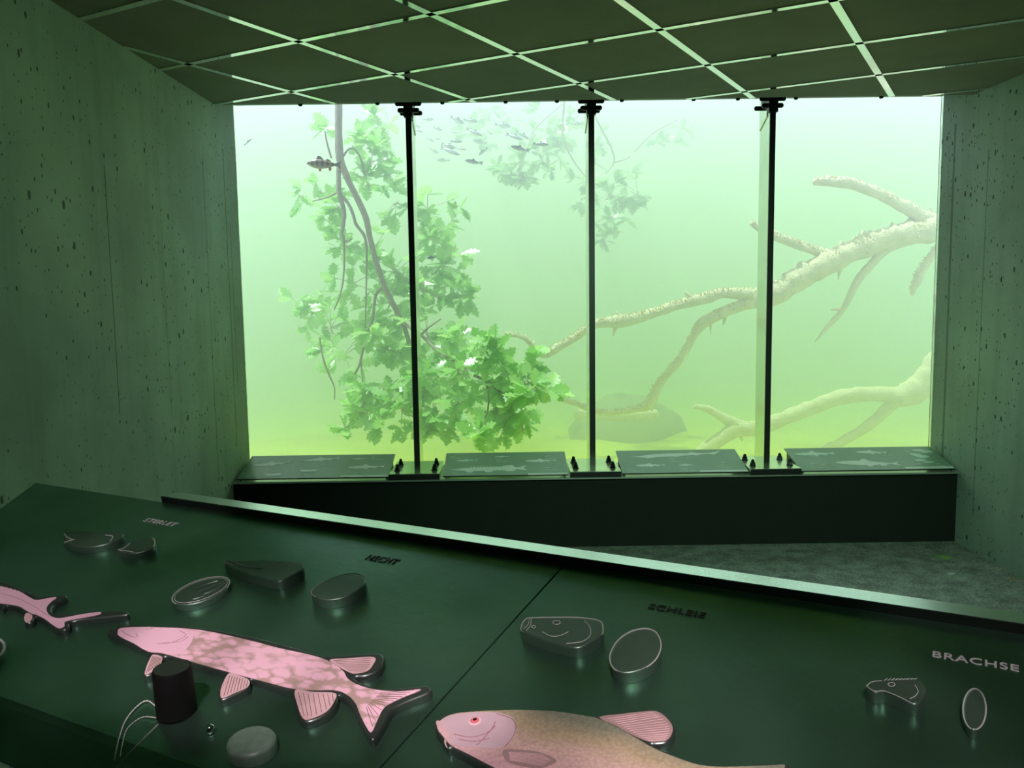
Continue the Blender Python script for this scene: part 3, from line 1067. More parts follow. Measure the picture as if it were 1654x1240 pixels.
hd = inlay(t, 'head_image', [(714, 1162), (731, 1154), (760, 1150), (800, 1150), (825, 1157), (833, 1170), (832, 1185), (822, 1200), (800, 1208), (770, 1207), (745, 1205), (728, 1200), (718, 1191), (711, 1180)], H1 + .0009, M_tenchhead, .0005)
inlay(t, 'lips', [(705, 1170), (705, 1164), (710, 1164), (717, 1172), (727, 1182), (727, 1190), (720, 1193), (712, 1184)], H1 + .0009, M_fin, .0016)
tube_b = MB(); tube(tube_b, [top(720, 1192, H1 + .002), top(719, 1199, H1 + .001), top(722, 1207, H1)], [.0016, .0014, .0008], 6)
tube_b.make('barbel', M_fin, t)
eb = MB(); c = top(767, 1164.5, H1 + .0012); eb.lathe(c, TN, [(0, .0105), (.001, .0105), (.0016, .009)], 20); ey = eb.make('eye', M_eyew, t)
eb = MB(); eb.lathe(c + TN * .0016, TN, [(0, .0072), (.001, .0070), (.002, .0055)], 20); eb.make('iris', M_eye, ey)
eb = MB(); eb.lathe(c + TN * .0032 + TE * .0005, TN, [(0, .0032), (.0008, .0030), (.0012, .002)], 16); eb.make('pupil', M_pupil, ey)
f = inlay(t, 'dorsal_fin', [(968, 1158), (1000, 1153), (1035, 1149), (1058, 1148), (1072, 1155), (1085, 1170), (1086, 1182), (1078, 1194), (1062, 1197), (1045, 1196), (1020, 1186), (995, 1172)], H1, M_tenchfin)
fin_rays(f, [(972, 1160), (1046, 1198)], [(1060, 1148), (1074, 1156), (1086, 1170), (1086, 1184), (1076, 1196)], 14, H1 + .0009, M_fin, .0006)
f = inlay(t, 'pectoral_fin', [(812, 1212), (830, 1210), (870, 1214), (897, 1226), (893, 1233), (870, 1240), (840, 1236), (818, 1228)], H1 + .0009, M_tenchfin, .0006)
fin_rays(f, [(815, 1213), (819, 1227)], [(880, 1217), (896, 1228), (880, 1238)], 9, H1 + .0015, M_fin, .0006)
wires(t, 'engraved_line', [[(802, 1152), (826, 1160), (833, 1174), (828, 1190), (815, 1206)], [(733, 1185), (760, 1190), (785, 1184), (800, 1172)], [(740, 1193), (765, 1197), (790, 1192)], [(800, 1165), (792, 1180), (770, 1203)]], H1 + .0016, M_line, .0007)

# small tactile pieces
H2 = .022
G2 = 'tactile pieces on the console'


def piece(name, pts, label, mat=M_tile, h=H2, rim=True, rim_r=.0012, bev=.003, k=4):
    t, pl = relief(name, pts, h, label, 'tactile piece', mat, G2, bev, k)
    if rim:
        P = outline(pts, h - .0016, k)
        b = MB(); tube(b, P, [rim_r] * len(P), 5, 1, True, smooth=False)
        b.make('rim', M_rimpale, t)  # pale tube paints the highlight along the bevelled edge
    return t


def ell(cx, cy, ax, ay, rot=0., n=14):
    c_, s_ = math.cos(rot), math.sin(rot)
    return [(cx + ax * math.cos(2 * PI * i / n) * c_ - ay * math.sin(2 * PI * i / n) * s_, cy + ax * math.cos(2 * PI * i / n) * s_ + ay * math.sin(2 * PI * i / n) * c_) for i in range(n)]


t = piece('head_relief', [(102, 862), (116, 858), (150, 857), (180, 858), (200, 862), (190, 871), (165, 880), (135, 883), (108, 877)], 'dark sterlet head piece with a bright snout, left of the word STERLET', rim=False, h=.018)
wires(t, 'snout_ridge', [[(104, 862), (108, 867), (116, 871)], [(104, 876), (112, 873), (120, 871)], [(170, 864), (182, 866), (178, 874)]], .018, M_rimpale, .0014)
t = piece('scute_relief', [(190, 889), (206, 878), (228, 870), (247, 867), (251, 874), (247, 884), (232, 890), (216, 893), (200, 892)], 'small dark pointed plate piece below the word STERLET', rim=False, h=.018)
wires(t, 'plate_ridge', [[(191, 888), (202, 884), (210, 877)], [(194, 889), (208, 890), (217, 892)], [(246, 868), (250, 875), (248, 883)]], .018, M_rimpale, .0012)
t = piece('scale_relief', ell(324.5, 953.5, 49, 17, -.33), 'dark oval scale piece carved with ridges, left of the pike head piece', h=.016)
wires(t, 'carved_ridge', [[(318, 950), (335, 943), (352, 938)], [(322, 956), (338, 949), (355, 942)], [(330, 959), (342, 955), (357, 948), (362, 941)], [(312, 968), (322, 965), (330, 962)], [(332, 963), (338, 960), (344, 957)]], .016, M_tile, .0018)
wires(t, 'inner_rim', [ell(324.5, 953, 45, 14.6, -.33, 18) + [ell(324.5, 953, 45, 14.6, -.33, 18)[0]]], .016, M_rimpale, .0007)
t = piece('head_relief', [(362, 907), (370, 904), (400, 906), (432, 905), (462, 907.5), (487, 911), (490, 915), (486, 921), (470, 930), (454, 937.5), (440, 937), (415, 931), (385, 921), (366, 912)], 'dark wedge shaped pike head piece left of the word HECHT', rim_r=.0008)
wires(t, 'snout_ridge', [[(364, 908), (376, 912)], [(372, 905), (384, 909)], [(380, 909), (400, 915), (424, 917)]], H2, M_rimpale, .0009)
t = piece('scale_relief', [(503, 958), (506, 950), (520, 940), (540, 932), (560, 927), (576, 926.5), (588, 931), (590.5, 939), (586, 947), (572, 957), (552, 965), (532, 968), (514, 965.5)], 'plain dark oblong scale piece under the word HECHT', rim_r=.0009)
t = piece('head_relief', [(842.5, 1018), (843, 1008), (850, 999), (860, 997.5), (900, 996.5), (935, 997), (960, 1000), (971, 1004), (974, 1013), (972, 1024), (955, 1036), (936, 1045), (918, 1044), (885, 1036), (858, 1026)], 'dark tench head piece with engraved eye, left of the word SCHLEIE', rim_r=.0009)
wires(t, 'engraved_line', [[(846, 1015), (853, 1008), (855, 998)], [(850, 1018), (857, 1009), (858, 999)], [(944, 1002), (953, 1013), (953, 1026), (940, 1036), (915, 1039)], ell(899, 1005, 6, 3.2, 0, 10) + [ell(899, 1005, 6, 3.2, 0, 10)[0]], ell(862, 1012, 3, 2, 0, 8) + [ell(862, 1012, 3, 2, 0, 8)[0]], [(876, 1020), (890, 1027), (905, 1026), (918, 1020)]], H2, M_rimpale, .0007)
t = piece('scale_relief', [(985, 1066), (987, 1052), (998, 1034), (1018, 1020), (1040, 1015), (1057, 1019), (1066, 1032), (1067, 1048), (1058, 1066), (1038, 1080), (1010, 1086), (992, 1080)], 'dark egg shaped scale piece below the word SCHLEIE', rim_r=.0013)
t = piece('head_relief', [(1398, 1108), (1404, 1101), (1424, 1098), (1455, 1095), (1482, 1097), (1496, 1108), (1496, 1120), (1484, 1135), (1470, 1135), (1446, 1123), (1428, 1116), (1412, 1117)], 'dark bream head piece with comb ridge, left of the word BRACHSE', rim=False)
cmb = [[(1428 + i * 6, 1099 - i * .3), (1433 + i * 6, 1095.5)] for i in range(9)]
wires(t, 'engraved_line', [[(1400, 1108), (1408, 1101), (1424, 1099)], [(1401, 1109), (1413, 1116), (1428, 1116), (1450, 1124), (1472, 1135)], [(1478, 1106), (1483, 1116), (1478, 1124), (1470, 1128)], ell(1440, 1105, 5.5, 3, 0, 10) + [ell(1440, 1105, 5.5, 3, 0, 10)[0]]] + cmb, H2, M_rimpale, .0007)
t = piece('scale_relief', ell(1574, 1145, 18.5, 33, 0, 16), 'dark upright oval scale piece with a pale rim below the word BRACHSE', rim_r=.0013, h=.016)
t = piece('scale_relief', ell(405, 1195, 42, 24, -.28), 'mottled grey green oval piece between the black post and the pike fin', M_stone, rim=False, h=.022, bev=.006)
t = piece('scale_relief', ell(-24, 1050, 32, 19, -.3), 'dark oval piece with bright rim, cut by the left picture edge', rim_r=.003, h=.016)
b = MB()
c = top(341, 1183)
b.lathe(c, TN, [(0, .004), (.003, .008), (.008, .0088), (.013, .006), (.0155, .002)], 14)
tag(b.make('metal_knob', M_chrome, origin='base'), 'small bright metal knob left of the mottled grey green oval piece', 'knob')

# black post with a bead chain
base_p, axis_top = top(286, 1150), None
c_top = at(277, 1093, 1.0)
hgt = .115
P0_ = base_p
post = thing('listening_post', P0_, 'short black cylinder post standing below the pike relief, chain attached', 'post')
b = MB(); b.lathe(P0_, TN * .35 + Vector((0, 0, .65)), [(.0, .034), (.002, .034), (.080, .0325), (.083, .031)], 32)
b.make('tube', M_rubber, post)
tp = (TN * .35 + Vector((0, 0, .65))).normalized()
b = MB(); b.lathe(P0_ + tp * .082, tp, [(0, .0295), (.0015, .029)], 32); b.make('cap', M_relief, post)


def beads(path, step, r, name, mat):
    P = catmull([Vector(p) for p in path], 60)
    b = MB()
    acc, pts, rr = 0, [], []
    for i in range(1, len(P)):
        acc += (P[i] - P[i - 1]).length
        if acc >= step / 4:
            acc = 0
            pts.append(P[i]); rr.append(r * (.35, .85, 1., .85)[len(rr) % 4])
    tube(b, pts, rr, 6, 1, smooth=False)
    return b.make(name, mat, post)


beads([top(262, 1152, .01), top(240, 1132, .004), top(222, 1140, .004), top(203, 1163, .004), top(193, 1190, .004), top(187, 1215, .004), top(185, 1228, .002)], .0056, .0015, 'bead_chain', M_bead)
beads([top(258, 1160, .006), top(230, 1158, .003), top(206, 1176, .003), top(198, 1200, .003), top(194, 1222, .003)], .0056, .0011, 'bead_chain', M_bead)
b = MB(); tube(b, [top(255, 1170, .012), top(218, 1206, .010), top(186, 1240, .008)], [.0012] * 3, 6); b.make('wire', M_rimpale, post)

# ------------------------------------------------------------------ the lake
b = MB(); b.box((-13, 5.305, -1.5), (15, 26, 3.9))
tag(b.make('lake_water', M_water, smooth=False), 'hazy green lake water filling the whole view behind the glass', 'water', None, 'stuff')

b = MB()
NX, NY = 60, 50
for j in range(NY + 1):
    for i in range(NX + 1):
        x = -13 + 28 * i / NX
        y = 5.31 + 20.6 * j / NY
        z = .22 - .125 * min(y - 5.3, 3.5) - .04 * max(0, y - 8.8) + .07 * noise.noise(Vector((x * .35, y * .35, 0))) + .06 * noise.noise(Vector((x * 1.3, y * 1.3, 3)))
        if y < 5.6:
            z = min(z, .22)
        b.v.append(Vector((x, y, z)))
for j in range(NY):
    for i in range(NX):
        k = j * (NX + 1) + i
        b.f.append([k, k + 1, k + NX + 2, k + NX + 1])
struct(b.make('lake_bed', M_bed))

b = MB()
c = at(1010, 668, 10.5)
prof = [(0, .9), (.25, .95), (.5, .8), (.68, .45), (.74, .1)]
b.lathe((c.x, c.y, c.z - .5), (0, 0, 1), [(h * 1.0, r * .8) for h, r in prof], 22)
for v in b.v:
    q = Vector(v) * 1.6
    v.x += .25 * noise.noise(q); v.y += .2 * noise.noise(q + Vector((5, 0, 0))); v.z += .12 * noise.noise(q + Vector((0, 9, 0)))
tag(b.make('boulder', M_rock, origin='base', sharp=80), 'dim mossy boulder on the lake bed behind the middle mullion', 'boulder')


def branch_part(parent, name, pl, Y, mat, n=12, k=5, rough=.22, tb=.25, seed=0., rfreq=9.):
    """pl: (u, v, width px[, depth]) along the limb"""
    pts, rad = [], []
    for q in pl:
        y = q[3] if len(q) > 3 else Y
        pts.append(at(q[0], q[1], y)); rad.append(q[2] / 2 * y / F_PX)
    b = MB()
    tube(b, pts, rad, n, k, False, rough, rfreq, tb * max(rad) if tb else 0, seed)
    return b.make(name, mat, parent, sharp=75), pts, rad


def tufts(parent, lims, count, size):
    b = MB()
    rnd = random.Random(5)
    segs = []
    for pts, rad in lims:
        P = catmull([Vector((*p, r)) for p, r in zip(pts, rad)], 6)
        for i in range(len(P) - 1):
            segs.append((P[i], P[i + 1], (P[i + 1] - P[i]).length * (P[i][3] + .02)))
    tot = [s[2] for s in segs]
    for s in rnd.choices(segs, tot, k=count):
        f = rnd.random()
        p = s[0].lerp(s[1], f)
        c, r = Vector(p[:3]), p[3]
        d = Vector((s[1] - s[0])[:3]).normalized()
        x = d.cross(Vector((0, 0, 1)))
        x = x.normalized() if x.length > .01 else Vector((1, 0, 0))
        up = x.cross(d)
        a = rnd.gauss(0, .6)
        o_ = up * math.cos(a) + x * math.sin(a)
        q = c + o_ * r * .92
        ln = size * rnd.uniform(.4, 1.3)
        tip = q + (o_ + Vector((rnd.uniform(-.6, .6), rnd.uniform(-.6, .6), rnd.uniform(-.3, .5)))) * ln
        e1, e2 = d * ln * .45, d.cross(o_) * ln * .45
        b.add([q + e1, q - e1 * .6 + e2, q - e1 * .6 - e2, tip], [(0, 1, 3), (1, 2, 3), (2, 0, 3)])
    q = b.make('algae_tufts', M_tuft, parent, smooth=False)
    q['kind'] = 'stuff'
    return q


YB = 7.3
t = thing('sunken_branch', at(1515, 370, YB), 'large sunken dead branch with forked limbs spanning the two right panes', 'branch')
lims = []
for nm, pl, seed in (
        ('trunk', [(1600, 365, 48), (1540, 368, 42), (1515, 371, 40), (1470, 377, 34), (1430, 387, 32), (1400, 397, 35), (1370, 410, 32), (1340, 425, 34), (1300, 446, 34), (1265, 470, 32), (1240, 484, 27), (1218, 486, 24)], 1),
        ('limb', [(1245, 480, 22), (1215, 477, 19), (1170, 474, 15), (1140, 482, 17), (1100, 492, 15), (1050, 508, 14), (1005, 520, 19), (975, 522, 14), (955, 527, 12), (930, 545, 11), (905, 560, 11), (882, 572, 13), (866, 566, 9), (852, 550, 7), (838, 543, 6), (816, 541, 5)], 2),
        ('limb', [(1240, 482, 22), (1215, 490, 19), (1190, 497, 16), (1155, 512, 15), (1133, 525, 16), (1120, 545, 11), (1100, 580, 11), (1080, 602, 11), (1063, 625, 13), (1050, 652, 15), (1030, 661, 9), (990, 667, 8), (960, 664, 8), (930, 653, 7), (898, 643, 6)], 3),
        ('limb', [(1535, 370, 30), (1515, 365, 26), (1490, 352, 20), (1460, 335, 18), (1420, 315, 16), (1385, 301, 15), (1350, 295, 14), (1315, 294, 10)], 4),
        ('limb', [(1350, 422, 22), (1335, 414, 16), (1310, 404, 13), (1270, 390, 13), (1240, 377, 12), (1213, 361, 8)], 5),
        ('limb', [(1490, 385, 10), (1470, 391, 10), (1430, 405, 13), (1405, 430, 13), (1385, 455, 12), (1370, 485, 11), (1358, 505, 9), (1335, 530, 6), (1317, 552, 2)], 6),
        ('limb', [(1545, 370, 12), (1515, 402, 11), (1495, 430, 12), (1481, 455, 13), (1476, 466, 8), (1474, 477, 3)], 7)):
    o, pts, rad = branch_part(t, nm, pl, YB, M_algae, 14, 8, .22, .3, seed)
    lims.append((pts, rad))
for pl in ([(1003, 518, 7), (999, 510, 6), (996, 504, 4)], [(997, 524, 9), (993, 533, 6), (990, 543, 2)], [(1118, 482, 8), (1110, 475, 6), (1106, 472, 4)], [(1150, 518, 7), (1148, 524, 4), (1148, 540, 1)], [(1172, 508, 7), (1170, 518, 5), (1168, 525, 2)],
           [(1512, 355, 8), (1506, 344, 6), (1502, 334, 3)], [(1358, 430, 8), (1356, 440, 6), (1354, 452, 1)], [(1362, 501, 6), (1352, 500, 4), (1343, 500, 3)], [(1050, 655, 7), (1053, 661, 5), (1054, 662, 3)]):
    branch_part(t, 'twig_stub', pl, YB, M_algae, 8, 3, .1, 0)
lims.pop(5)
tufts(t, lims, 7500, .019)

YB2 = 8.0
t = thing('sunken_branch', at(1490, 620, YB2), 'thick sunken branch low in the right panes, reaching down to the sill boards', 'branch')
lims = []
for nm, pl, seed in (
        ('trunk', [(1580, 520, 46), (1525, 578, 44), (1492, 620, 42), (1457, 640, 34), (1420, 637, 24), (1370, 640, 23), (1320, 655, 22), (1270, 675, 22), (1225, 691, 23), (1190, 694, 24), (1160, 712, 22), (1130, 735, 20), (1095, 765, 18)], 11),
        ('limb', [(1205, 694, 22), (1180, 682, 17), (1158, 669, 13), (1140, 660, 10), (1122, 657, 6)], 12),
        ('limb', [(1470, 635, 26), (1448, 647, 21), (1410, 682, 17), (1370, 708, 15), (1330, 730, 15), (1290, 755, 14)], 13)):
    o, pts, rad = branch_part(t, nm, pl, YB2, M_algae, 14, 7, .16, .18, seed)
    lims.append((pts, rad))
branch_part(t, 'twig_stub', [(1196, 702, 8), (1198, 708, 5), (1199, 713, 1)], YB2, M_algae, 8, 3, .1, 0)
tufts(t, lims, 2500, .012)
t = thing('sunken_log', at(1000, 672, 8.6), 'faint short log lying under the big branch near the middle mullion', 'log')
branch_part(t, 'trunk', [(930, 668, 16), (980, 671, 17), (1030, 670, 18), (1060, 669, 16)], 8.6, M_algae, 12, 5, .15, .1, 21)


# ------------------------------------------------------------------ oak branches hanging in the water
def leaf_points():
    N = 30
    rows = []
    for i in range(N + 1):
        t = i / N
        env = .30 * math.sin(PI * t ** 1.25) ** .7 if 0 < t < 1 else 0
        lobe = .42 + .58 * abs(math.sin(PI * (4.5 * t + .05))) ** .7
        wd = max(env * lobe, .010)
        rows.append((t, wd))
    return rows


LEAF = leaf_points()


def add_leaf(b, base, d, nrm, L, rnd):
    d = d.normalized()
    side = nrm.cross(d)
    if side.length < .01:
        side = d.orthogonal()
    side.normalize()
    nrm = d.cross(side).normalized()
    if nrm.z < -.2 and rnd.random() < .6:
        nrm = -nrm
    curl = rnd.uniform(-.25, .35)
    fold = rnd.uniform(.02, .22)
    vs = []
    for i, (t, wd) in enumerate(LEAF):
        c = base + d * (t * L) - nrm * (curl * t * t * L * .6)
        wv = (1 + .18 * math.sin(i * 2.2 + L * 90)) * wd * L
        vs += [c - side * wv + nrm * (fold * wv), c, c + side * wv * (1 + .1 * math.cos(i * 1.7)) + nrm * (fold * wv)]
    fs = []
    for i in range(len(LEAF) - 1):
        k = i * 3
        fs += [(k, k + 1, k + 4, k + 3), (k + 1, k + 2, k + 5, k + 4)]
    b.add(vs, fs)


def foliage(parent, blobs, mat, seed, twig_mat):
    rnd = random.Random(seed)
    lb, tb = MB(), MB()
    for u, v, r, Y, cnt in blobs:
        Y = Y + .7 if Y > 7.7 else Y
        c = at(u, v, Y)
        R = r * Y / F_PX
        for i in range(int(cnt * 1.6 + .5)):
            off = Vector((rnd.gauss(0, .48), rnd.gauss(0, .55), rnd.gauss(0, .52))) * R
            p = c + off
            d = off.normalized() if off.length > .01 else Vector((1, 0, 0))
            d = (d + Vector((0, 0, -.15))).normalized()
            tube(tb, [c + off * -.25, c + off * .45 + Vector((0, 0, .01)), p], [.0032, .0026, .0016], 5, 2)
            for k in range(rnd.randint(4, 7)):
                ld = (d * .55 + Vector((rnd.gauss(0, .8), rnd.gauss(0, .7), rnd.gauss(0, .6) - .1))).normalized()
                nr = Vector((rnd.gauss(0, .55), rnd.gauss(0, .6) - .6, 1.0)).normalized()
                add_leaf(lb, p - d * rnd.uniform(0, .03), ld, nr, rnd.uniform(.10, .165), rnd)
    f = lb.make('foliage', mat, parent, sharp=180)
    f['label'] = 'lobed green oak leaves'
    f['kind'] = 'stuff'
    tb.make('twigs', twig_mat, parent)['kind'] = 'stuff'


t = thing('oak_branch', at(547, 165, 6.6), 'leafy oak branch hanging in the water behind the first mullion', 'branch')
YA = 6.6
for nm, pl in (
        ('stem', [(546, 120, 12), (547, 165, 12), (547, 215, 12), (549, 255, 13), (556, 275, 11), (566, 298, 10), (578, 322, 10), (591, 352, 10), (598, 385, 9), (607, 420, 9), (620, 460, 9), (635, 490, 8), (650, 520, 8), (660, 550, 7), (668, 585, 6)]),
        ('limb', [(549, 255, 9), (547, 280, 8), (548, 312, 8), (555, 338, 7), (555, 360, 6), (552, 378, 5), (558, 390, 4), (568, 386, 3)]),
        ('limb', [(551, 316, 6), (562, 328, 5), (570, 345, 5), (575, 362, 5), (588, 380, 5), (592, 400, 4), (592, 440, 3), (590, 530, 2)]),
        ('limb', [(622, 462, 6), (607, 476, 5), (604, 500, 5), (598, 528, 5), (588, 558, 4), (580, 590, 4), (568, 612, 3)]),
        ('limb', [(652, 522, 6, 6.6), (680, 541, 5, 6.4), (700, 560, 5, 6.3), (720, 575, 5, 6.2), (745, 588, 5, 6.1), (763, 604, 5, 6.0), (785, 615, 5, 5.95), (805, 630, 4, 5.9), (828, 642, 3, 5.85), (870, 635, 3, 5.8), (890, 632, 2, 5.8)]),
        ('limb', [(785, 615, 4, 5.95), (789, 640, 3, 5.9), (787, 665, 3, 5.9), (778, 682, 3, 5.9), (772, 692, 2, 5.9)]),
        ('limb', [(680, 541, 4, 6.4), (692, 529, 3, 6.4), (712, 515, 2, 6.4)]),
        ('limb', [(555, 380, 4), (556, 430, 3), (551, 470, 3), (540, 500, 2)]),
        ('limb', [(516, 545, 3), (521, 575, 3), (530, 602, 3), (540, 625, 2), (540, 645, 2)]),
        ('limb', [(583, 580, 3), (586, 620, 2), (592, 660, 2), (594, 672, 2)]),
        ('limb', [(548, 262, 5), (565, 240, 3), (580, 250, 3), (590, 285, 3)]),
        ('limb', [(535, 255, 3), (528, 230, 3), (525, 212, 2)]),
        ('limb', [(546, 310, 3), (530, 318, 3), (505, 325, 2)])):
    branch_part(t, nm, pl, YA, M_bark, 9, 5, .10, 0, 3, 30)
foliage(t, [
    (612, 200, 40, 7.4, 5), (585, 228, 28, 7.1, 3), (600, 262, 30, 6.9, 4), (630, 290, 26, 7.1, 3), (520, 312, 26, 7.0, 3), (488, 318, 20, 7.0, 2), (545, 335, 22, 6.8, 3), (525, 355, 18, 7.0, 2), (595, 300, 30, 7.1, 3), (528, 205, 12, 7.0, 1),
    (640, 330, 30, 7.2, 3), (690, 340, 30, 7.0, 4), (700, 385, 38, 6.9, 6), (728, 360, 20, 7.0, 2), (715, 430, 36, 6.8, 6), (685, 470, 40, 6.7, 6), (742, 480, 26, 6.7, 4),
    (560, 400, 22, 6.9, 2), (600, 410, 36, 6.9, 4), (570, 460, 34, 6.9, 4), (505, 505, 32, 7.1, 5), (480, 490, 18, 7.2, 2), (535, 530, 40, 7.0, 6), (640, 440, 38, 6.9, 5), (630, 490, 40, 6.8, 6), (600, 540, 42, 6.7, 6), (555, 575, 34, 6.7, 4), (640, 570, 40, 6.6, 6), (690, 540, 34, 6.5, 5),
    (625, 630, 38, 6.5, 6), (580, 630, 22, 6.6, 3), (650, 660, 36, 6.4, 5), (585, 665, 26, 6.4, 4), (560, 690, 16, 6.4, 2), (620, 675, 24, 6.4, 3), (695, 610, 40, 6.3, 6), (700, 665, 34, 6.3, 5), (690, 690, 22, 6.3, 3), (740, 600, 36, 6.2, 6), (735, 540, 22, 6.4, 3),
    (745, 650, 40, 6.2, 6), (790, 560, 30, 5.95, 5), (800, 548, 18, 5.85, 2), (810, 600, 34, 5.95, 5), (800, 660, 32, 6.0, 5), (840, 655, 30, 5.95, 5), (850, 620, 26, 5.8, 5), (862, 628, 20, 5.7, 4), (772, 695, 16, 5.8, 3), (815, 695, 24, 6.0, 4), (845, 590, 20, 5.95, 3), (893, 630, 7, 5.72, 1), (845, 695, 18, 6.1, 2), (725, 690, 22, 6.2, 2)],
    M_leaf, 3, M_bark2)

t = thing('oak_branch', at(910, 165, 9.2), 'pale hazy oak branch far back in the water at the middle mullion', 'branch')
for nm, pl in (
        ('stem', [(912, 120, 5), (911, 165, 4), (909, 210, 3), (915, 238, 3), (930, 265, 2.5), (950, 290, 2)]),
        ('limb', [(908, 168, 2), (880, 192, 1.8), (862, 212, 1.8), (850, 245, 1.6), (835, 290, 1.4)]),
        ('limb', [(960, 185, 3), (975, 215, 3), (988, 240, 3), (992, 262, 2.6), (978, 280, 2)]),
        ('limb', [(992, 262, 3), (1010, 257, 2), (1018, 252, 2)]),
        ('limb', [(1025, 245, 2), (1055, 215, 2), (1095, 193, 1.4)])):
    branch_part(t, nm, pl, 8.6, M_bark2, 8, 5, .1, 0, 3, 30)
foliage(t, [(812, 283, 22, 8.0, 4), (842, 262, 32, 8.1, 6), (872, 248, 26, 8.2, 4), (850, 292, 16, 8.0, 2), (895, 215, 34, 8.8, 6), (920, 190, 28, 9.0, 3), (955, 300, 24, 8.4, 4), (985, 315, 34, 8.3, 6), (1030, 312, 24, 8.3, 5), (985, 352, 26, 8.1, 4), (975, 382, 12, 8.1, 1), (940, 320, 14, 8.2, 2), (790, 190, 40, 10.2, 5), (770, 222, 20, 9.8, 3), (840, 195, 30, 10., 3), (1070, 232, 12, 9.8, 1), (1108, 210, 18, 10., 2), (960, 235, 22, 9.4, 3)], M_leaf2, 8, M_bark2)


# ------------------------------------------------------------------ fish
def fish_body(b, L, dep, thk, bend=0.):
    sec = [(0, .02, .02), (.03, .18, .2), (.09, .48, .55), (.18, .78, .88), (.30, .98, 1.), (.42, 1., .95), (.56, .84, .72), (.68, .58, .45), (.78, .34, .25), (.84, .24, .14)]
    rings = []
    for t, h, w_ in sec:
        x = L * (.5 - t)
        y = bend * L * (t - .3) ** 2
        rings.append([Vector((x, y + thk * L * .5 * w_ * math.cos(2 * PI * j / 12), dep * L * .5 * h * math.sin(2 * PI * j / 12))) for j in range(12)])
    b.rings(rings)
    return lambda t: bend * L * (t - .3) ** 2


def flat_fin(b, pts, L, yb=0., th=.006):
    n = len(pts)
    P = [Vector((L * (.5 - t), yb(t) if callable(yb) else yb, z * L)) for t, z in pts]
    b.slab([p + Vector((0, th * L / 2, 0)) for p in P], (0, 1, 0), th * L)


def put(o, u, v, Y, ang, left):
    o.location = at(u, v, Y)
    a = math.radians(ang)
    # +x is the head; image angle positive = head lower
    if left:
        o.rotation_euler = (0, a, PI + .25)
    else:
        o.rotation_euler = (0, a, -.2)


def small_fish(kind, bend=0.):
    b = MB()
    dep, thk = {'roach': (.26, .13), 'bleak': (.19, .10), 'dark': (.22, .12)}[kind]
    yb = fish_body(b, 1, dep, thk, bend)
    z = dep
    m_ = {'roach': M_roach, 'bleak': M_bleak, 'dark': M_darkfish}[kind]
    o = b.make('small_fish', m_, sharp=50)

    def fin(name, pts):
        q = MB()
        flat_fin(q, pts, 1, yb)
        q.make(name, m_, o, local=True)
    fin('tail_fin', [(.82, .10 * z / .2), (.90, .06), (1.0, .145), (.95, 0), (1.0, -.145), (.90, -.06), (.82, -.08)])
    fin('dorsal_fin', [(.40, z * .46), (.46, z * .86), (.52, z * .74), (.54, z * .38)])
    fin('pelvic_fin', [(.46, -z * .40), (.51, -z * .72), (.55, -z * .38)])
    fin('anal_fin', [(.63, -z * .30), (.68, -z * .62), (.74, -z * .2)])
    return o


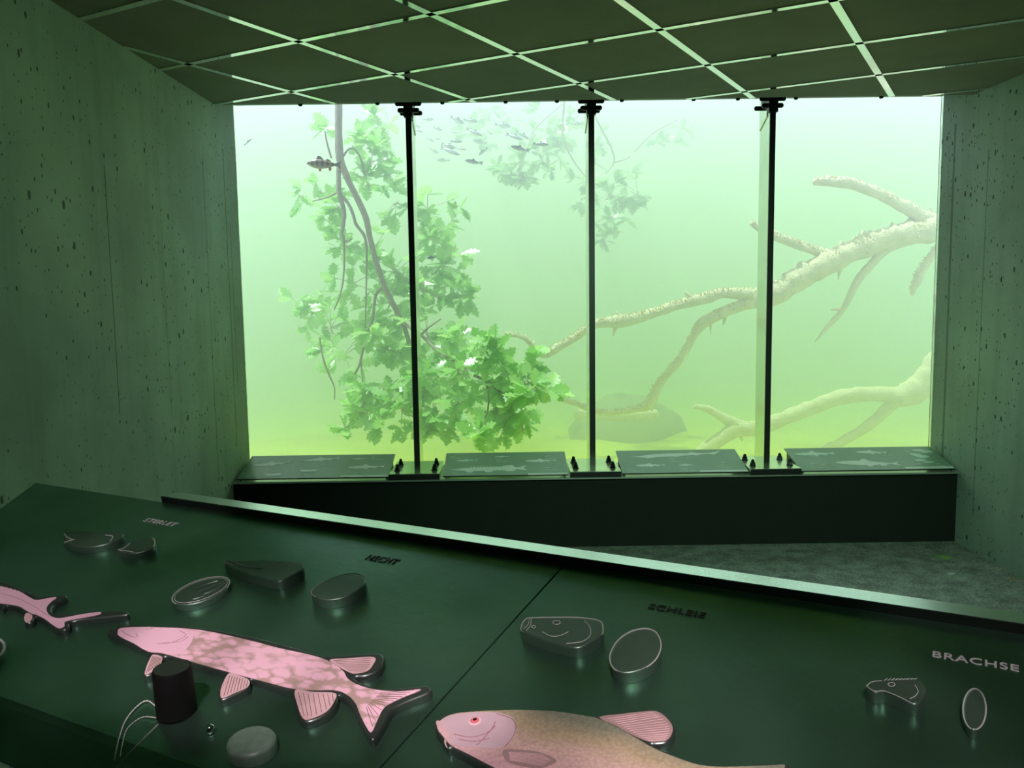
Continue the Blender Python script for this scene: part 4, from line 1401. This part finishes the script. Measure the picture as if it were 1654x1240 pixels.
protos = {}
SHOAL = 'small fish of the shoal'
fish = [
    # u, v, length px, angle, faces left, kind, depth, label
    (692, 193, 19, 0, 0, 'roach', 8.6, 'deep bodied grey fish topmost beside the first mullion'),
    (676, 211, 17, 16, 0, 'bleak', 7.4, 'white bellied fish half hidden by the first mullion'),
    (673, 204, 14, 15, 0, 'roach', 9.0, 'dim fish just above the white one at the first mullion'),
    (707, 208, 17, 22, 0, 'roach', 8.6, 'grey fish swimming down between the mullion and the paired fish'),
    (733, 214, 12, 12, 0, 'roach', 9.2, 'tiny faint fish above the slim grey level fish'),
    (738, 194, 27, 28, 0, 'roach', 8.0, 'dark grey fish diving steeply at the top of the shoal'),
    (760, 195, 26, 9, 0, 'roach', 8.2, 'slender fish nearly level at the top of the shoal beside the diving one'),
    (766, 213.5, 31, 24, 0, 'bleak', 7.3, 'bright white fish under the slender level one, heading down'),
    (812, 202.5, 28, 10, 0, 'roach', 8.4, 'pale spotted fish alone between the white fish and the pale oak leaves'),
    (831, 221, 31, 20, 0, 'bleak', 7.2, 'lower of the two bright white fish side by side'),
    (844, 218, 27, 32, 0, 'bleak', 7.4, 'upper of the two bright white fish side by side, steeper'),
    (840, 240, 32, -13, 1, 'dark', 7.0, 'dark backed fish heading left, closest to the pale oak twig'),
    (873, 233, 27, 5, 0, 'dark', 7.1, 'dark backed fish heading right just past the pale oak twig'),
    (737, 228.5, 21, 3, 0, 'dark', 8.0, 'slim grey level fish in the middle of the shoal'),
    (695, 226, 14, 28, 0, 'roach', 9.2, 'small dim fish second from the first mullion in its row'),
    (708, 224.5, 11, -8, 0, 'roach', 9.0, 'stubby dark little fish in the left half of the shoal'),
    (724, 236, 25, 20, 0, 'roach', 7.9, 'grey backed fish overlapping the long white one'),
    (727, 244, 36, 22, 0, 'bleak', 7.1, 'longest white fish low in the left half of the shoal'),
    (744, 240, 21, 10, 0, 'bleak', 7.5, 'small white fish right beside the longest white one'),
    (701, 244, 17, 27, 0, 'roach', 8.8, 'dim diving fish at the lower left of the shoal'),
    (716, 259, 22, -3, 1, 'roach', 9.0, 'faint outlined fish lowest on the left above the oak leaves'),
    (780, 245, 19, 40, 1, 'roach', 7.8, 'curved turning fish with its tail raised'),
    (765, 261.5, 30, -9, 1, 'dark', 7.2, 'dark fish heading left, lowest of the shoal'),
    (775, 229.5, 24, -12, 1, 'roach', 8.6, 'faint fish heading left in the very middle of the shoal'),
    (791, 215, 12, 35, 0, 'roach', 9.2, 'tiny blurred fish to the right of the bright white fish'),
    (931, 200, 20, 2, 0, 'roach', 8.4, 'pale fish in front of the hazy oak leaves beside the middle mullion'),
    (697, 416, 17, 6, 1, 'roach', 5.8, 'tiny fish among the oak leaves far below the shoal'),
]
for u, v, lp, ang, left, kind, Y, lab in fish:
    key = (kind, 'b') if 'curved' in lab else kind
    if key not in protos:
        protos[key] = small_fish(kind, .55 if 'curved' in lab else .12)
        o = protos[key]
    else:
        o = copy_tree(protos[key])
    tag(o, lab, 'fish', SHOAL)
    s_ = lp * Y / F_PX
    o.scale = (s_, s_, s_)
    put(o, u, v, Y, ang, left)

o = small_fish('dark', .5)
o.name = 'slender_fish'
tag(o, 'tiny dark sliver of a fish alone near the left wall', 'fish')
s_ = 17 * 6.6 / F_PX
o.scale = (s_, s_ * .8, s_ * .75)
o.location = at(400.5, 229, 6.6)
o.rotation_euler = (0, math.radians(-40), .2)

# perch, a thing with parts
pe = thing('perch', at(523, 265, 5.9), 'barred perch with orange fins swimming left in front of the oak stem', 'fish')
PL = 54 * 5.9 / F_PX
b = MB(); yb = fish_body(b, 1, .285, .15, -.06); bd = b.make('body', M_perch, pe, local=True)
b = MB(); flat_fin(b, [(.82, .04), (.90, .06), (1.0, .13), (.96, 0), (1.0, -.12), (.90, -.06), (.82, -.04)], 1, yb, .01); b.make('tail_fin', M_fishfin, pe, local=True)
b = MB(); flat_fin(b, [(.28, .13), (.33, .235), (.40, .22), (.46, .17), (.50, .12)], 1, yb, .008); b.make('dorsal_fin', M_fishfin, pe, local=True)
b = MB(); flat_fin(b, [(.56, .11), (.60, .16), (.68, .12), (.72, .07)], 1, yb, .008); b.make('dorsal_fin', M_fishfin, pe, local=True)
for pts in ([(.34, -.13), (.37, -.22), (.43, -.20), (.43, -.12)], [(.62, -.08), (.66, -.20), (.72, -.16), (.72, -.06)], [(.93, -.02), (.99, -.12), (1.005, -.10), (.96, -.01)]):
    b = MB(); flat_fin(b, pts, 1, yb, .012); q = b.make('fin', M_perchfin, pe, local=True); q['label'] = 'orange fin'
for sy in (-1, 1):
    b = MB()
    b.lathe((.43, sy * .033, .022), (0, sy, 0), [(0, .018), (.012, .015), (.018, .006)], 10)
    b.make('eye', M_pupil, pe, local=True)
pe.scale = (PL, PL, PL)
pe.rotation_euler = (0, math.radians(-2), PI + .15)

# scratch keys used while building
for o in bpy.data.objects:
    if '_o' in o.keys():
        del o['_o']
